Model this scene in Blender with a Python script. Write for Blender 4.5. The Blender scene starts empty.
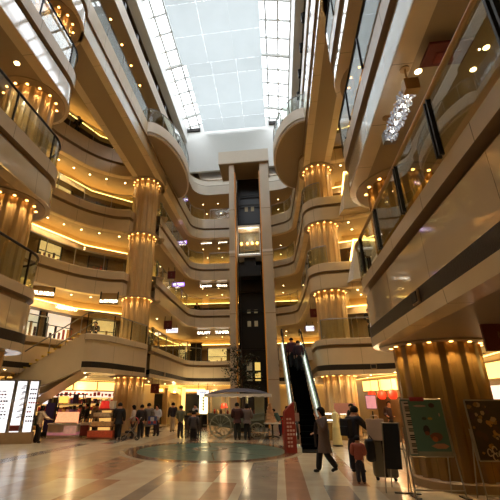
import bpy, bmesh, math, random
from mathutils import Vector, Matrix, Euler
from mathutils.geometry import tessellate_polygon
random.seed(7)
S = bpy.context.scene
COL = S.collection
PI = math.pi
R = math.radians

# ------------------------------------------------------------------ camera
H = 1.75
CX, CY, FPX = 223.0, 250.0, 378.0
_d = Vector((280 - CX, 402 - CY, FPX)).normalized()
_u = Vector((0, -FPX * FPX / (402 - CY), FPX)).normalized()
_u = (_u - _d * _u.dot(_d)).normalized()
_r = _d.cross(_u)
# world axes (right, depth, up) seen in camera coordinates (x right, y down, z ahead)
def ray(px, py):
    c = Vector((px - CX, py - CY, FPX))
    return Vector((_r.dot(c), _d.dot(c), _u.dot(c)))
def G(px, py, z=0.0):
    w = ray(px, py); t = (z - H) / w.z
    return Vector((w.x * t, w.y * t, z))
def AY(px, py, Y):
    w = ray(px, py); t = Y / w.y
    return Vector((w.x * t, Y, H + w.z * t))

cam_data = bpy.data.cameras.new('camera')
cam = bpy.data.objects.new('camera', cam_data); COL.objects.link(cam)
M = Matrix(((_r.x, -_r.y, -_r.z), (_d.x, -_d.y, -_d.z), (_u.x, -_u.y, -_u.z)))
cam.matrix_world = Matrix.Translation((0, 0, H)) @ M.to_4x4()
cam_data.sensor_width = 36.0; cam_data.sensor_fit = 'HORIZONTAL'
cam_data.lens = FPX / 500 * 36.0
cam_data.shift_x = (250 - CX) / 500.0
cam_data.clip_end = 300
S.camera = cam
S.view_settings.view_transform = 'Standard'
S.view_settings.look = 'None'
S.view_settings.exposure = EXPOSURE = 0.72
S.view_settings.gamma = 1.0
S.view_settings.use_curve_mapping = False
try:
    S.cycles.use_denoising = True
    S.cycles.denoiser = 'OPENIMAGEDENOISE'
    S.cycles.use_light_tree = True
    S.cycles.max_bounces = 8
    S.cycles.diffuse_bounces = 4
    S.cycles.glossy_bounces = 4
    S.cycles.transmission_bounces = 8
    S.cycles.transparent_max_bounces = 24
    S.cycles.caustics_reflective = False
    S.cycles.caustics_refractive = False
    S.cycles.sample_clamp_indirect = 6.0
    S.cycles.blur_glossy = 1.0
except Exception:
    pass

# ------------------------------------------------------------------ materials
def lin(c):
    out = []
    for v in c:
        v = v / 255.0
        out.append(v / 12.92 if v <= 0.04045 else ((v + 0.055) / 1.055) ** 2.4)
    return (out[0], out[1], out[2], 1.0)

def mat(name, rgb, rough=0.5, metal=0.0, var=0.12, scale=6.0, bump=0.0, emit=0.0, ecol=None, spec=0.5, coat=0.0, joints=None):
    m = bpy.data.materials.new(name); m.use_nodes = True
    nt = m.node_tree; N = nt.nodes; L = nt.links
    b = N['Principled BSDF']
    tc = N.new('ShaderNodeTexCoord')
    nz = N.new('ShaderNodeTexNoise'); nz.inputs['Scale'].default_value = scale; nz.inputs['Detail'].default_value = 5
    L.new(tc.outputs['Object'], nz.inputs['Vector'])
    mx = N.new('ShaderNodeMix'); mx.data_type = 'RGBA'
    c = lin(rgb)
    mx.inputs[6].default_value = tuple(v * (1 - var) for v in c[:3]) + (1,)
    mx.inputs[7].default_value = tuple(min(1, v * (1 + var)) for v in c[:3]) + (1,)
    L.new(nz.outputs['Fac'], mx.inputs[0])
    colout = mx.outputs[2]
    if joints:
        uv = N.new('ShaderNodeUVMap')
        sp = N.new('ShaderNodeSeparateXYZ'); L.new(uv.outputs['UV'], sp.inputs[0])
        dv = N.new('ShaderNodeMath'); dv.operation = 'DIVIDE'; dv.inputs[1].default_value = joints[0]; L.new(sp.outputs[0], dv.inputs[0])
        fr = N.new('ShaderNodeMath'); fr.operation = 'FRACT'; L.new(dv.outputs[0], fr.inputs[0])
        lt = N.new('ShaderNodeMath'); lt.operation = 'LESS_THAN'; lt.inputs[1].default_value = joints[1] / joints[0]; L.new(fr.outputs[0], lt.inputs[0])
        m2 = N.new('ShaderNodeMix'); m2.data_type = 'RGBA'
        L.new(lt.outputs[0], m2.inputs[0]); L.new(colout, m2.inputs[6])
        m2.inputs[7].default_value = tuple(v * 0.35 for v in c[:3]) + (1,)
        colout = m2.outputs[2]
    L.new(colout, b.inputs['Base Color'])
    b.inputs['Roughness'].default_value = rough
    b.inputs['Metallic'].default_value = metal
    b.inputs['Specular IOR Level'].default_value = spec
    b.inputs['Coat Weight'].default_value = coat
    b.inputs['Coat Roughness'].default_value = 0.06
    if bump:
        bp = N.new('ShaderNodeBump'); bp.inputs['Strength'].default_value = bump; bp.inputs['Distance'].default_value = 0.02
        L.new(nz.outputs['Fac'], bp.inputs['Height']); L.new(bp.outputs[0], b.inputs['Normal'])
    if emit:
        b.inputs['Emission Color'].default_value = lin(ecol or rgb)
        b.inputs['Emission Strength'].default_value = emit
    return m

def glass_mat(name, tint=(225, 235, 232), gloss=0.09, rough=0.02, f=1.5):
    m = bpy.data.materials.new(name); m.use_nodes = True
    nt = m.node_tree; N = nt.nodes; L = nt.links
    N.remove(N['Principled BSDF'])
    out = N['Material Output']
    tr = N.new('ShaderNodeBsdfTransparent')
    nz = N.new('ShaderNodeTexNoise'); nz.inputs['Scale'].default_value = 0.7
    rp = N.new('ShaderNodeMix'); rp.data_type = 'RGBA'
    c = lin(tint)
    rp.inputs[6].default_value = c; rp.inputs[7].default_value = tuple(v * 0.94 for v in c[:3]) + (1,)
    L.new(nz.outputs['Fac'], rp.inputs[0]); L.new(rp.outputs[2], tr.inputs['Color'])
    gl = N.new('ShaderNodeBsdfGlossy'); gl.inputs['Roughness'].default_value = rough
    lw = N.new('ShaderNodeLayerWeight'); lw.inputs['Blend'].default_value = 0.5
    pw = N.new('ShaderNodeMath'); pw.operation = 'POWER'; pw.inputs[1].default_value = 4.0; L.new(lw.outputs['Facing'], pw.inputs[0])
    ad = N.new('ShaderNodeMath'); ad.operation = 'ADD'; ad.use_clamp = True; ad.inputs[1].default_value = gloss
    L.new(pw.outputs[0], ad.inputs[0])
    mx = N.new('ShaderNodeMixShader')
    L.new(ad.outputs[0], mx.inputs[0]); L.new(tr.outputs[0], mx.inputs[1]); L.new(gl.outputs[0], mx.inputs[2])
    L.new(mx.outputs[0], out.inputs['Surface'])
    return m

def cloth_mat(name, rgb, trans=0.6):
    m = bpy.data.materials.new(name); m.use_nodes = True
    nt = m.node_tree; N = nt.nodes; L = nt.links
    N.remove(N['Principled BSDF']); out = N['Material Output']
    tc = N.new('ShaderNodeTexCoord')
    nz = N.new('ShaderNodeTexNoise'); nz.inputs['Scale'].default_value = 0.8; L.new(tc.outputs['Object'], nz.inputs['Vector'])
    mc = N.new('ShaderNodeMix'); mc.data_type = 'RGBA'; c = lin(rgb)
    mc.inputs[6].default_value = tuple(v * .9 for v in c[:3]) + (1,); mc.inputs[7].default_value = c
    L.new(nz.outputs['Fac'], mc.inputs[0])
    d = N.new('ShaderNodeBsdfDiffuse'); t = N.new('ShaderNodeBsdfTranslucent')
    L.new(mc.outputs[2], d.inputs['Color']); L.new(mc.outputs[2], t.inputs['Color'])
    mx = N.new('ShaderNodeMixShader'); mx.inputs[0].default_value = trans
    L.new(d.outputs[0], mx.inputs[1]); L.new(t.outputs[0], mx.inputs[2]); L.new(mx.outputs[0], out.inputs['Surface'])
    return m

STONE = mat('cream_marble', (220, 200, 164), 0.22, var=0.1, scale=1.3, joints=(1.75, 0.015))
STONE_P = mat('polished_fascia_panel', (214, 194, 158), 0.07, var=0.06, scale=1.3, coat=1.0, spec=0.8, joints=(2.2, 0.012))
PLAIN = mat('plain_marble', (220, 200, 164), 0.25, var=0.1, scale=1.3)
CURB = mat('curb_stone', (212, 192, 158), 0.25, var=0.1, scale=2, joints=(1.75, 0.015))
GROOVE = mat('bronze_groove', (150, 124, 90), 0.4)
VENT = mat('vent_mesh', (48, 39, 29), 0.5, metal=0.4, var=0.4, scale=60, bump=0.4)
SOFFIT = mat('beige_soffit', (158, 138, 108), 0.45, var=0.04, scale=1)
TILE = mat('gallery_floor', (170, 150, 120), 0.3)
WALLM = mat('amber_wall', (190, 164, 118), 0.45, var=0.15, scale=0.8)
WHITE = mat('white_paint', (232, 232, 228), 0.5, var=0.03)
OFFW = mat('warm_white_panel', (226, 214, 194), 0.4, var=0.04)
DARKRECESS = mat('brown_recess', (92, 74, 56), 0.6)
COLM_SHADED = mat('fluted_marble_shaded', (140, 106, 52), 0.25, var=0.16, scale=1.2)  # the column marble darkened, dim light of the lower right put into its colour
COLM = mat('fluted_marble', (204, 170, 118), 0.25, var=0.16, scale=1.2)
BRASS = mat('brushed_brass', (176, 142, 92), 0.35, metal=0.55)
STEEL = mat('brushed_steel', (150, 148, 142), 0.3, metal=0.9)
DARKMETAL = mat('dark_metal', (36, 32, 28), 0.4, metal=0.6)
BLACK = mat('black_matte', (12, 11, 11), 0.6)
GLASS = glass_mat('railing_glass', (240, 245, 240), 0.03, 0.01, 1.45)
SHOPGLASS = glass_mat('shop_glass', (240, 240, 232), 0.02, 0.02, 1.4)
SKYGLASS = glass_mat('skylight_glass', (250, 252, 255), 0.02, 0.02, 1.3)
SHAFTGLASS = glass_mat('shaft_glass', (90, 84, 76), 0.04, 0.03, 1.45)
SHEET = cloth_mat('white_shade_cloth', (176, 181, 181), 0.6)
COVE = mat('warm_cove_light', (255, 196, 84), 0.5, emit=6.0, ecol=(255, 205, 110))
COVE2 = mat('warm_shelf_light', (255, 206, 110), 0.5, emit=3.0, ecol=(255, 205, 110))
LAMP = mat('lamp_bulb', (255, 214, 140), 0.5, emit=14.0, ecol=(255, 220, 150))
LAMPW = mat('lamp_bulb_orange', (255, 180, 90), 0.5, emit=9.0, ecol=(255, 180, 90))
LED = mat('led_white', (255, 248, 236), 0.5, emit=5.0)
LIGHTBOX = mat('lit_white_face', (250, 250, 252), 0.4, emit=0.68, ecol=(246, 248, 255), var=0.03)
RED = mat('red_paint', (170, 26, 22), 0.45)
REDLIT = mat('red_lantern', (210, 50, 30), 0.5, emit=0.6, ecol=(255, 60, 30))
SKIN = mat('skin', (205, 152, 118), 0.5, var=0.06, scale=20)
HAIR = mat('black_hair', (24, 18, 15), 0.75, var=0.3, scale=60, spec=0.2)

# ------------------------------------------------------------------ mesh builder
class MB:
    def __init__(s): s.v = []; s.f = []; s.m = []; s.uv = {}
    def quad(s, pts, mi=0):
        b = len(s.v); s.v += [tuple(p) for p in pts]; s.f.append(tuple(range(b, b + len(pts)))); s.m.append(mi); return s
    def box(s, c, d, mi=0, rz=0.0, mtx=None):
        hx, hy, hz = d[0] / 2, d[1] / 2, d[2] / 2
        b = len(s.v); cr, sr = math.cos(rz), math.sin(rz)
        for x, y, z in ((-1,-1,-1),(1,-1,-1),(1,1,-1),(-1,1,-1),(-1,-1,1),(1,-1,1),(1,1,1),(-1,1,1)):
            p = Vector((x*hx, y*hy, z*hz))
            if mtx: p = mtx @ p
            p = Vector((p.x*cr - p.y*sr + c[0], p.x*sr + p.y*cr + c[1], p.z + c[2])); s.v.append(tuple(p))
        for q in ((3,2,1,0),(4,5,6,7),(0,1,5,4),(1,2,6,5),(2,3,7,6),(3,0,4,7)):
            s.f.append(tuple(b+i for i in q)); s.m.append(mi)
        return s
    def prism(s, poly, z0, z1, mi=0):
        b = len(s.v); n = len(poly)
        s.v += [(p[0], p[1], z0) for p in poly] + [(p[0], p[1], z1) for p in poly]
        for i in range(n):
            j = (i+1) % n; s.f.append((b+i, b+j, b+n+j, b+n+i)); s.m.append(mi)
        for t in tessellate_polygon([[Vector((p[0], p[1], 0)) for p in poly]]):
            s.f.append((b+t[0], b+t[1], b+t[2])); s.m.append(mi)
            s.f.append((b+n+t[2], b+n+t[1], b+n+t[0])); s.m.append(mi)
        return s
    def tube(s, pts, r, n=8, mi=0, cap=True):
        pts = [Vector(p) for p in pts]; rings = []
        rr = r if isinstance(r, (list, tuple)) else [r]*len(pts)
        for i, p in enumerate(pts):
            t = (pts[min(i+1, len(pts)-1)] - pts[max(i-1, 0)]).normalized()
            a = Vector((0,0,1)) if abs(t.z) < 0.9 else Vector((1,0,0))
            x = t.cross(a).normalized(); y = x.cross(t)
            b = len(s.v)
            for k in range(n):
                an = 2*PI*k/n; s.v.append(tuple(p + x*math.cos(an)*rr[i] + y*math.sin(an)*rr[i]))
            rings.append(b)
        for a, b in zip(rings, rings[1:]):
            for k in range(n):
                s.f.append((a+k, a+(k+1)%n, b+(k+1)%n, b+k)); s.m.append(mi)
        if cap:
            s.f.append(tuple(rings[0]+k for k in reversed(range(n)))); s.m.append(mi)
            s.f.append(tuple(rings[-1]+k for k in range(n))); s.m.append(mi)
        return s
    def lathe(s, prof, c=(0,0,0), n=24, mi=0, mod=None):
        rings = []
        for r, z in prof:
            b = len(s.v)
            for k in range(n):
                an = 2*PI*k/n; q = r*(mod(an) if mod else 1)
                s.v.append((c[0]+q*math.cos(an), c[1]+q*math.sin(an), c[2]+z))
            rings.append(b)
        for a, b in zip(rings, rings[1:]):
            for k in range(n):
                s.f.append((a+k, a+(k+1)%n, b+(k+1)%n, b+k)); s.m.append(mi)
        s.f.append(tuple(rings[0]+k for k in reversed(range(n)))); s.m.append(mi)
        s.f.append(tuple(rings[-1]+k for k in range(n))); s.m.append(mi)
        return s
    def ball(s, c, r, n=10, mi=0, sc=(1,1,1)):
        prof = [(max(1e-3, math.sin(PI*i/n)), -math.cos(PI*i/n)) for i in range(n+1)]
        b0 = len(s.v); s.lathe(prof, (0,0,0), n+4, mi)
        for i in range(b0, len(s.v)):
            v = s.v[i]; s.v[i] = (c[0]+v[0]*r*sc[0], c[1]+v[1]*r*sc[1], c[2]+v[2]*r*sc[2])
        return s
    def build(s, name, mats, parent=None, smooth=False, loc=None, rz=0.0):
        me = bpy.data.meshes.new(name)
        me.from_pydata(s.v, [], s.f)
        if not isinstance(mats, (list, tuple)): mats = [mats]
        for m in mats: me.materials.append(m)
        for p, mi in zip(me.polygons, s.m):
            p.material_index = mi; p.use_smooth = smooth
        if s.uv:
            ul = me.uv_layers.new(name='UVMap')
            for lp in me.loops:
                ul.data[lp.index].uv = s.uv.get(lp.vertex_index, (0.5, 0.5))
        me.validate(); me.update()
        if smooth:
            try: me.set_sharp_from_angle(angle=R(40))
            except Exception: pass
        o = bpy.data.objects.new(name, me); COL.objects.link(o)
        if parent: o.parent = parent
        if loc is not None: o.location = loc
        o.rotation_euler.z = rz
        return o

def tag(o, label=None, cat=None, group=None, kind=None):
    if label: o['label'] = label
    if cat: o['category'] = cat
    if group: o['group'] = group
    if kind: o['kind'] = kind
    return o
def thing(name, label, cat, loc=(0,0,0), rz=0.0, group=None):
    o = bpy.data.objects.new(name, None); COL.objects.link(o)
    o.location = loc; o.rotation_euler = (0,0,rz); o.empty_display_size = 0.2
    return tag(o, label, cat, group)
def struct(name, mb, m, smooth=False):
    return tag(mb.build(name, m, None, smooth), kind='structure')
def part(name, mb, m, parent, smooth=False, label=None):
    o = mb.build(name, m, parent, smooth)
    if label: o['label'] = label
    return o
def spot(loc, energy, color, size=70, blend=0.6, parent=None, rot=(0,0,0), rad=0.04):
    l = bpy.data.lights.new('lamp_light', 'SPOT'); l.energy = energy; l.color = color
    l.spot_size = R(size); l.spot_blend = blend; l.shadow_soft_size = rad
    o = bpy.data.objects.new('lamp_light', l); COL.objects.link(o); o.location = loc; o.rotation_euler = rot
    if parent: o.parent = parent
    return o
def point(loc, energy, color, rad=0.2):
    l = bpy.data.lights.new('lamp_light', 'POINT'); l.energy = energy; l.color = color; l.shadow_soft_size = rad
    o = bpy.data.objects.new('lamp_light', l); COL.objects.link(o); o.location = loc
    return o
def text_mb(txt, size, depth=0.01, align='CENTER'):
    cu = bpy.data.curves.new('txt', 'FONT'); cu.body = txt; cu.size = size; cu.extrude = depth; cu.align_x = align; cu.align_y = 'CENTER'
    cu.resolution_u = 2
    o = bpy.data.objects.new('txt', cu); COL.objects.link(o)
    dg = bpy.context.evaluated_depsgraph_get()
    me = bpy.data.meshes.new_from_object(o.evaluated_get(dg))
    mb = MB()
    mb.v = [tuple(v.co) for v in me.vertices]; mb.f = [tuple(p.vertices) for p in me.polygons]; mb.m = [0]*len(mb.f)
    bpy.data.objects.remove(o); bpy.data.curves.remove(cu); bpy.data.meshes.remove(me)
    # upright: x stays, y -> z, faces -y
    mb.v = [(x, -z, y) for x, y, z in mb.v]
    return mb

# ------------------------------------------------------------------ plan outlines
def arc(cx, cy, r, a0, a1, n=10):
    return [(cx + r*math.cos(R(a0+(a1-a0)*i/n)), cy + r*math.sin(R(a0+(a1-a0)*i/n))) for i in range(n+1)]
def smooth_line(pts, n=5):
    out = []
    P = [pts[0]] + list(pts) + [pts[-1]]
    for i in range(1, len(P)-2):
        p0, p1, p2, p3 = P[i-1], P[i], P[i+1], P[i+2]
        for k in range(n):
            t = k/n
            out.append(tuple(0.5*((2*p1[j]) + (-p0[j]+p2[j])*t + (2*p0[j]-5*p1[j]+4*p2[j]-p3[j])*t*t + (-p0[j]+3*p1[j]-3*p2[j]+p3[j])*t**3) for j in (0,1)))
    out.append(tuple(pts[-1]))
    return out

L_NEAR = [(-7.3, -6), (-7.3, -2), (-7.3, 2), (-7.3, 6)] + arc(-8.6, 9.9, 1.3, 0, 90)
L_BAY = smooth_line([(-9.2, 11.25), (-10.6, 11.6), (-12.3, 13.0), (-13.2, 15.3), (-13.0, 17.2), (-12.4, 18.7), (-11.5, 20.2), (-10.3, 21.2), (-9.3, 21.5)])[1:]
L_MID = arc(-8.75, 22.7, 1.15, 95, 0)
L_BACK = [(-7.6, 25), (-7.58, 28), (-7.55, 30.6)] + [(-6.05 + 1.5*math.cos(R(a)), 31.3 + 1.5*math.sin(R(a))) for a in range(170, 89, -16)] + [(-5.0, 32.85), (-3.6, 32.9), (-1.7, 32.9)]
R_BACK = [(-1.6, 32.9), (0.1, 32.9), (0.5, 32.7)] + [(0.4 + 1.5*math.cos(R(a)), 31.1 + 1.5*math.sin(R(a))) for a in range(75, -1, -15)] + [(2.05, 28), (2.15, 25)]
R_MID = arc(3.3, 22.7, 1.15, 180, 265)
R_BAY = smooth_line([(3.9, 21.5), (4.9, 21.35), (6.2, 20.8), (7.5, 19.2), (8.2, 17.0), (8.0, 14.8), (7.0, 13.0), (5.4, 12.15), (4.4, 12.0)])[1:]
R_NEAR = arc(4.0, 10.5, 1.5, 90, 180) + [(2.5, 7), (2.52, 4), (2.55, 0), (2.55, -6)]
SEG = {}
MASTER = []
for k, seg in (('l_near', L_NEAR), ('l_bay', L_BAY), ('l_mid', L_MID), ('l_back', L_BACK), ('r_back', R_BACK), ('r_mid', R_MID), ('r_bay', R_BAY), ('r_near', R_NEAR)):
    SEG[k] = (len(MASTER), len(MASTER) + len(seg)); MASTER += seg
def normals(pl):
    out = []
    for i in range(len(pl)):
        a = pl[max(i-1, 0)]; b = pl[min(i+1, len(pl)-1)]
        dx, dy = b[0]-a[0], b[1]-a[1]; l = math.hypot(dx, dy) or 1
        out.append((dy/l, -dx/l))
    return out
def offset(pl, d):
    return [(p[0]+n[0]*d, p[1]+n[1]*d) for p, n in zip(pl, normals(pl))]
MN = normals(MASTER)

def sweep(pl, nm, prof, mb=None, closed=False):
    """prof: list of (offset, z, material index of the strip that starts here)"""
    mb = mb or MB()
    ln = [0.0]
    for a, b in zip(pl, pl[1:]): ln.append(ln[-1] + math.hypot(b[0]-a[0], b[1]-a[1]))
    for j in range(len(prof)-1):
        (o0, z0, mi), (o1, z1, _) = prof[j], prof[j+1]
        base = len(mb.v)
        for p, n, u in zip(pl, nm, ln):
            for o, z in ((o0, z0), (o1, z1)):
                mb.uv[len(mb.v)] = (u, z)
                mb.v.append((p[0]+n[0]*o, p[1]+n[1]*o, z))
        for i in range(len(pl)-1):
            a = base + 2*i
            mb.f.append((a, a+1, a+3, a+2)); mb.m.append(mi)
    return mb

SOF = {2: 3.1, 3: 7.8, 4: 12.15, 5: 16.35, 6: 21.2}
FLR = {2: 4.95, 3: 9.35, 4: 13.75, 5: 18.4, 6: 23.2}
NAMES = {2: 'first gallery above the ground floor', 3: 'second gallery above the ground floor', 4: 'third gallery above the ground floor', 5: 'fourth gallery above the ground floor', 6: 'top gallery'}
FMATS = [STONE, GROOVE, CURB, VENT, STONE_P]
def fascia_prof(lv, polished=False):
    s, f = SOF[lv], FLR[lv]
    p = 4 if polished else 0
    if lv == 2:
        return [(-0.36, s-0.006, 0), (0.0, s-0.006, 0), (0.02, s+0.22, 3), (0.02, s+0.5, p), (0.0, s+0.5, p), (0.0, s+1.36, 1), (-0.14, s+1.38, 1), (-0.14, s+1.53, 1), (0.05, s+1.55, 2), (0.05, f-0.02, 2), (-0.02, f+0.02, 2), (-0.5, f+0.015, 2)]
    return [(-0.36, s-0.006, 0), (0.03 if p else -0.03, s-0.006, p), (0.035 if p else 0.0, s+0.04, p), (-0.02 if p else 0.0, s+0.85, 1), (-0.12, s+0.87, 1), (-0.12, s+1.01, 1), (0.05, s+1.04, 2), (0.05, f-0.03, 2), (-0.02, f+0.02, 2), (-0.5, f+0.015, 2)]
trim_n = [0]
def trim_name():
    trim_n[0] += 1; return 'trim_%d' % trim_n[0]
for lv in (2, 3, 4, 5, 6):
    for keys in (('l_near',), ('l_bay', 'l_mid', 'l_back'), ('r_back', 'r_mid', 'r_bay'), ('r_near',)):
        a = SEG[keys[0]][0]; b = min(SEG[keys[-1]][1] + 1, len(MASTER))
        near = 'near' in keys[0]
        if lv == 6: continue
        struct(trim_name(), sweep(MASTER[a:b], MN[a:b], fascia_prof(lv, near)), FMATS, smooth=True)
    if lv == 6: continue
    s, f = SOF[lv], FLR[lv]
    half = SEG['r_back'][0]
    inner = offset(MASTER, -0.3)
    lp = inner[:half] + [(-1.7, 32.6)] if False else inner[:half] + [(-1.65, 44), (-24, 44), (-24, -6)]
    rp = [(-1.65, 44)] + inner[half:] + [(14, -6), (14, 44)]
    for nm_, poly in (('left', lp), ('right', rp)):
        mb = MB()
        pv = [Vector((p[0], p[1], 0)) for p in poly]
        base = len(mb.v); n = len(poly)
        mb.v += [(p[0], p[1], s) for p in poly] + [(p[0], p[1], f) for p in poly]
        for t in tessellate_polygon([pv]):
            mb.f.append((t[0], t[1], t[2])); mb.m.append(0)
            mb.f.append((n+t[2], n+t[1], n+t[0])); mb.m.append(1)
        struct('slab_%s_%d' % (nm_, lv), mb, [SOFFIT, TILE])

# fourth gallery: straight bridge over the bay + oval balcony, both sides
def bridge(x0, x1, y0, y1, side):
    s, f = SOF[5], FLR[5]
    mb = MB().box(((x0+x1)/2, (y0+y1)/2, (s+f)/2), (abs(x1-x0)-0.06, y1-y0, f-s-0.02))
    struct('slab_bridge_%s' % side, mb, [SOFFIT])
    for xe, sg in ((x0, -1), (x1, 1)):
        pl = [(xe, y0), (xe, y1)] if sg > 0 else [(xe, y1), (xe, y0)]
        struct(trim_name(), sweep(pl, normals(pl), fascia_prof(5, True)), FMATS, smooth=True)
bridge(-9.35, -7.5, 10.5, 23.2, 'left')
bridge(2.4, 4.05, 10.5, 23.0, 'right')
def oval(cx, y0, y1, out, side):
    n = 28; pl = []
    yc, hy = (y0+y1)/2, (y1-y0)/2
    for i in range(n+1):
        a = PI*i/n
        pl.append((cx + out*math.sin(a), yc - hy*math.cos(a)))
    if side == 'right': pl = [(cx - out*math.sin(PI*i/n), yc + hy*math.cos(PI*i/n)) for i in range(n+1)]
    f = FLR[5]; s5 = 17.45
    mb = MB(); mb.prism(pl, s5, f-0.02)
    struct('slab_balcony_%s' % side, mb, [SOFFIT])
    struct(trim_name(), sweep(pl, normals(pl), [(-0.1, s5-0.01, 2), (0.02, s5-0.01, 1), (0.02, s5+0.1, 1), (-0.02, s5+0.12, 1), (-0.02, s5+0.2, 0), (0.05, s5+0.22, 0), (0.05, f+0.02, 0), (-0.1, f+0.02, 0)]), [OFFW, GROOVE, OFFW], smooth=True)
    return pl
OV_L = oval(-7.52, 18.6, 26.8, 1.55, 'left')
OV_R = oval(2.38, 18.7, 26.6, 1.9, 'right')

# ------------------------------------------------------------------ top gallery, gable and skylight
TOPL = [(-7.45, -6), (-7.45, 30.6)] + [(-6.0 + 1.45*math.cos(R(a)), 31.3 + 1.6*math.sin(R(a))) for a in range(170, 89, -16)] + [(-1.7, 32.9)]
TOPR = [(-1.6, 32.9), (0.4, 32.9)] + [(0.7 + 1.8*math.cos(R(a)), 31.1 + 1.7*math.sin(R(a))) for a in range(75, -1, -15)] + [(2.55, 25), (2.6, -6)]
for pl, nm_ in ((TOPL, 'left'), (TOPR, 'right')):
    s, f = SOF[6], FLR[6]
    struct(trim_name(), sweep(pl, normals(pl), [(-0.8, s-0.008, 0), (0, s-0.008, 1), (0.0, s+1.0, 2), (-0.1, s+1.03, 2), (-0.1, s+1.12, 1), (-0.2, s+1.15, 1), (-0.5, f+0.01, 1), (-0.9, f+0.01, 1)]), [SOFFIT, OFFW, GROOVE], smooth=True)
    out = [(-24, 44), (-24, -6)] if nm_ == 'left' else [(14, -6), (14, 44)]
    inner = offset(pl, -0.4)
    poly = inner + ([(-1.65, 44)] + out if nm_ == 'left' else out + [(-1.65, 44)])
    mb = MB(); n = len(poly)
    mb.v += [(p[0], p[1], s) for p in poly] + [(p[0], p[1], f) for p in poly]
    for t in tessellate_polygon([[Vector((p[0], p[1], 0)) for p in poly]]):
        mb.f.append(tuple(t)); mb.m.append(0); mb.f.append((n+t[2], n+t[1], n+t[0])); mb.m.append(1)
    struct('slab_%s_6' % nm_, mb, [SOFFIT, TILE])
# recess wall, white beam under the skylight
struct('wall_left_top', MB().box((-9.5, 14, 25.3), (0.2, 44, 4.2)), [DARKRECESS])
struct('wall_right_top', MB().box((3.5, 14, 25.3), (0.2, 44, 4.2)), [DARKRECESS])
struct('beam_left', MB().box((-8.95, 14, 28.85), (0.7, 40, 1.5)), [WHITE])
struct('beam_right', MB().box((2.75, 14, 28.45), (0.62, 40, 2.3)), [WHITE])
for i in range(9):
    for x, side in ((-9.1, 'left'), (3.05, 'right')):
        tag(MB().box((x, 11.5 + i*2.4, 26.2), (0.35, 0.5, 0.5)).box((x + (0.2 if x < 0 else -0.2), 11.5 + i*2.4, 26.2), (0.1, 0.25, 0.7)).build('floodlight', DARKMETAL), 'small dark floodlight in the brown recess below the skylight on the %s side' % side, 'light', 'floodlights under the %s skylight beam' % side)

SKX0, SKX1, SKY0, SKY1 = -9.2, 2.35, 2.0, 33.4
def vz(x):
    t = (x - (SKX0+SKX1)/2) / ((SKX1-SKX0)/2); return 29.6 + 0.95*(1-t*t)
mull = MB(); NX = 12
xs = [SKX0 + (SKX1-SKX0)*i/NX for i in range(NX+1)]
ys = []; y = SKY0
while y < SKY1 - 0.4: ys.append(y); y += 1.62
ys.append(SKY1)
for x in xs:
    mull.box((x, (SKY0+SKY1)/2, vz(x)), (0.15, SKY1-SKY0, 0.14))
for j, y in enumerate(ys):
    big = j % 4 == 2
    mull.tube([(x, y, vz(x)-(0.1 if big else 0)) for x in xs], 0.17 if big else 0.1, 6)
win = struct('window_1', mull, [mat('mullion_paint', (226, 228, 226), 0.5, var=.04)])
pn = MB()
for i in range(NX):
    pn.quad([(xs[i], SKY0, vz(xs[i])+0.08), (xs[i+1], SKY0, vz(xs[i+1])+0.08), (xs[i+1], SKY1, vz(xs[i+1])+0.08), (xs[i], SKY1, vz(xs[i])+0.08)])
pn.build('pane', SKYGLASS, win)
# solid roof around the skylight
struct('ceiling', MB().box((-16.6, 19, 29.75), (15.0, 50, 0.3)).box((8.3, 19, 29.75), (11.6, 50, 0.3)).box((-3.4, -2.1, 30.4), (13, 8.0, 0.3)).box((-3.4, 39.0, 30.4), (13, 11, 0.3)), [SOFFIT])
struct('wall_back_gable', MB().box((-3.4, 33.25, 27.4), (14, 0.3, 6.4)), [WHITE])
# dark foot line of the glazed roof at the gable
struct('beam_back', MB().box((-8.1, 33.0, 29.55), (1.9, 0.2, 0.35)).box((1.3, 33.0, 29.55), (1.9, 0.2, 0.35)), [DARKMETAL])
# hanging white shade cloths below the middle of the skylight
cx = [-7.25, -4.85, -2.45, -0.02]; cy = [17.9, 18.6, 21.3, 24.0, 25.4, 29.0, 31.0, 32.9]
for j in range(len(cy)-1):
    for i in range(3):
        mb = MB(); n = 6
        x0, x1, y0, y1 = cx[i]+0.003, cx[i+1]-0.003, cy[j]+0.003, cy[j+1]-0.003
        for a in range(n+1):
            for b in range(n+1):
                u, v = a/n, b/n
                mb.v.append((x0+(x1-x0)*u + (0.3 + 0.3*(y0 > 23))*(1-(x0+(x1-x0)*u+7.25)/7.23), y0+(y1-y0)*v, 29.15 - 0.22*(1-(2*u-1)**2)*(1-(2*v-1)**2) + (0.35 if (i == 1) else 0)*0))
        for a in range(n):
            for b in range(n):
                q = a*(n+1)+b; mb.f.append((q, q+1, q+n+2, q+n+1)); mb.m.append(0)
        tag(mb.build('shade_cloth', SHEET, None, True), 'white shade cloth under the glass roof, %s column, %s row from the far gable' % (('left', 'middle', 'right')[i], ('seventh', 'sixth', 'fifth', 'fourth', 'third', 'second', 'first')[j]), 'shade cloth', 'white cloths under the glass roof')

# portal so the sky light is sampled well
pl_ = bpy.data.lights.new('sky_portal', 'AREA'); pl_.shape = 'RECTANGLE'; pl_.size = SKX1-SKX0; pl_.size_y = SKY1-SKY0
try: pl_.cycles.is_portal = True
except Exception: pass
po = bpy.data.objects.new('sky_portal', pl_); COL.objects.link(po); po.location = ((SKX0+SKX1)/2, (SKY0+SKY1)/2, 31.0)
W = bpy.data.worlds.new('overcast'); S.world = W; W.use_nodes = True
bg = W.node_tree.nodes['Background']; bg.inputs['Color'].default_value = (0.93, 0.97, 1.0, 1); bg.inputs['Strength'].default_value = SKY_STRENGTH = 3.2

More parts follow.
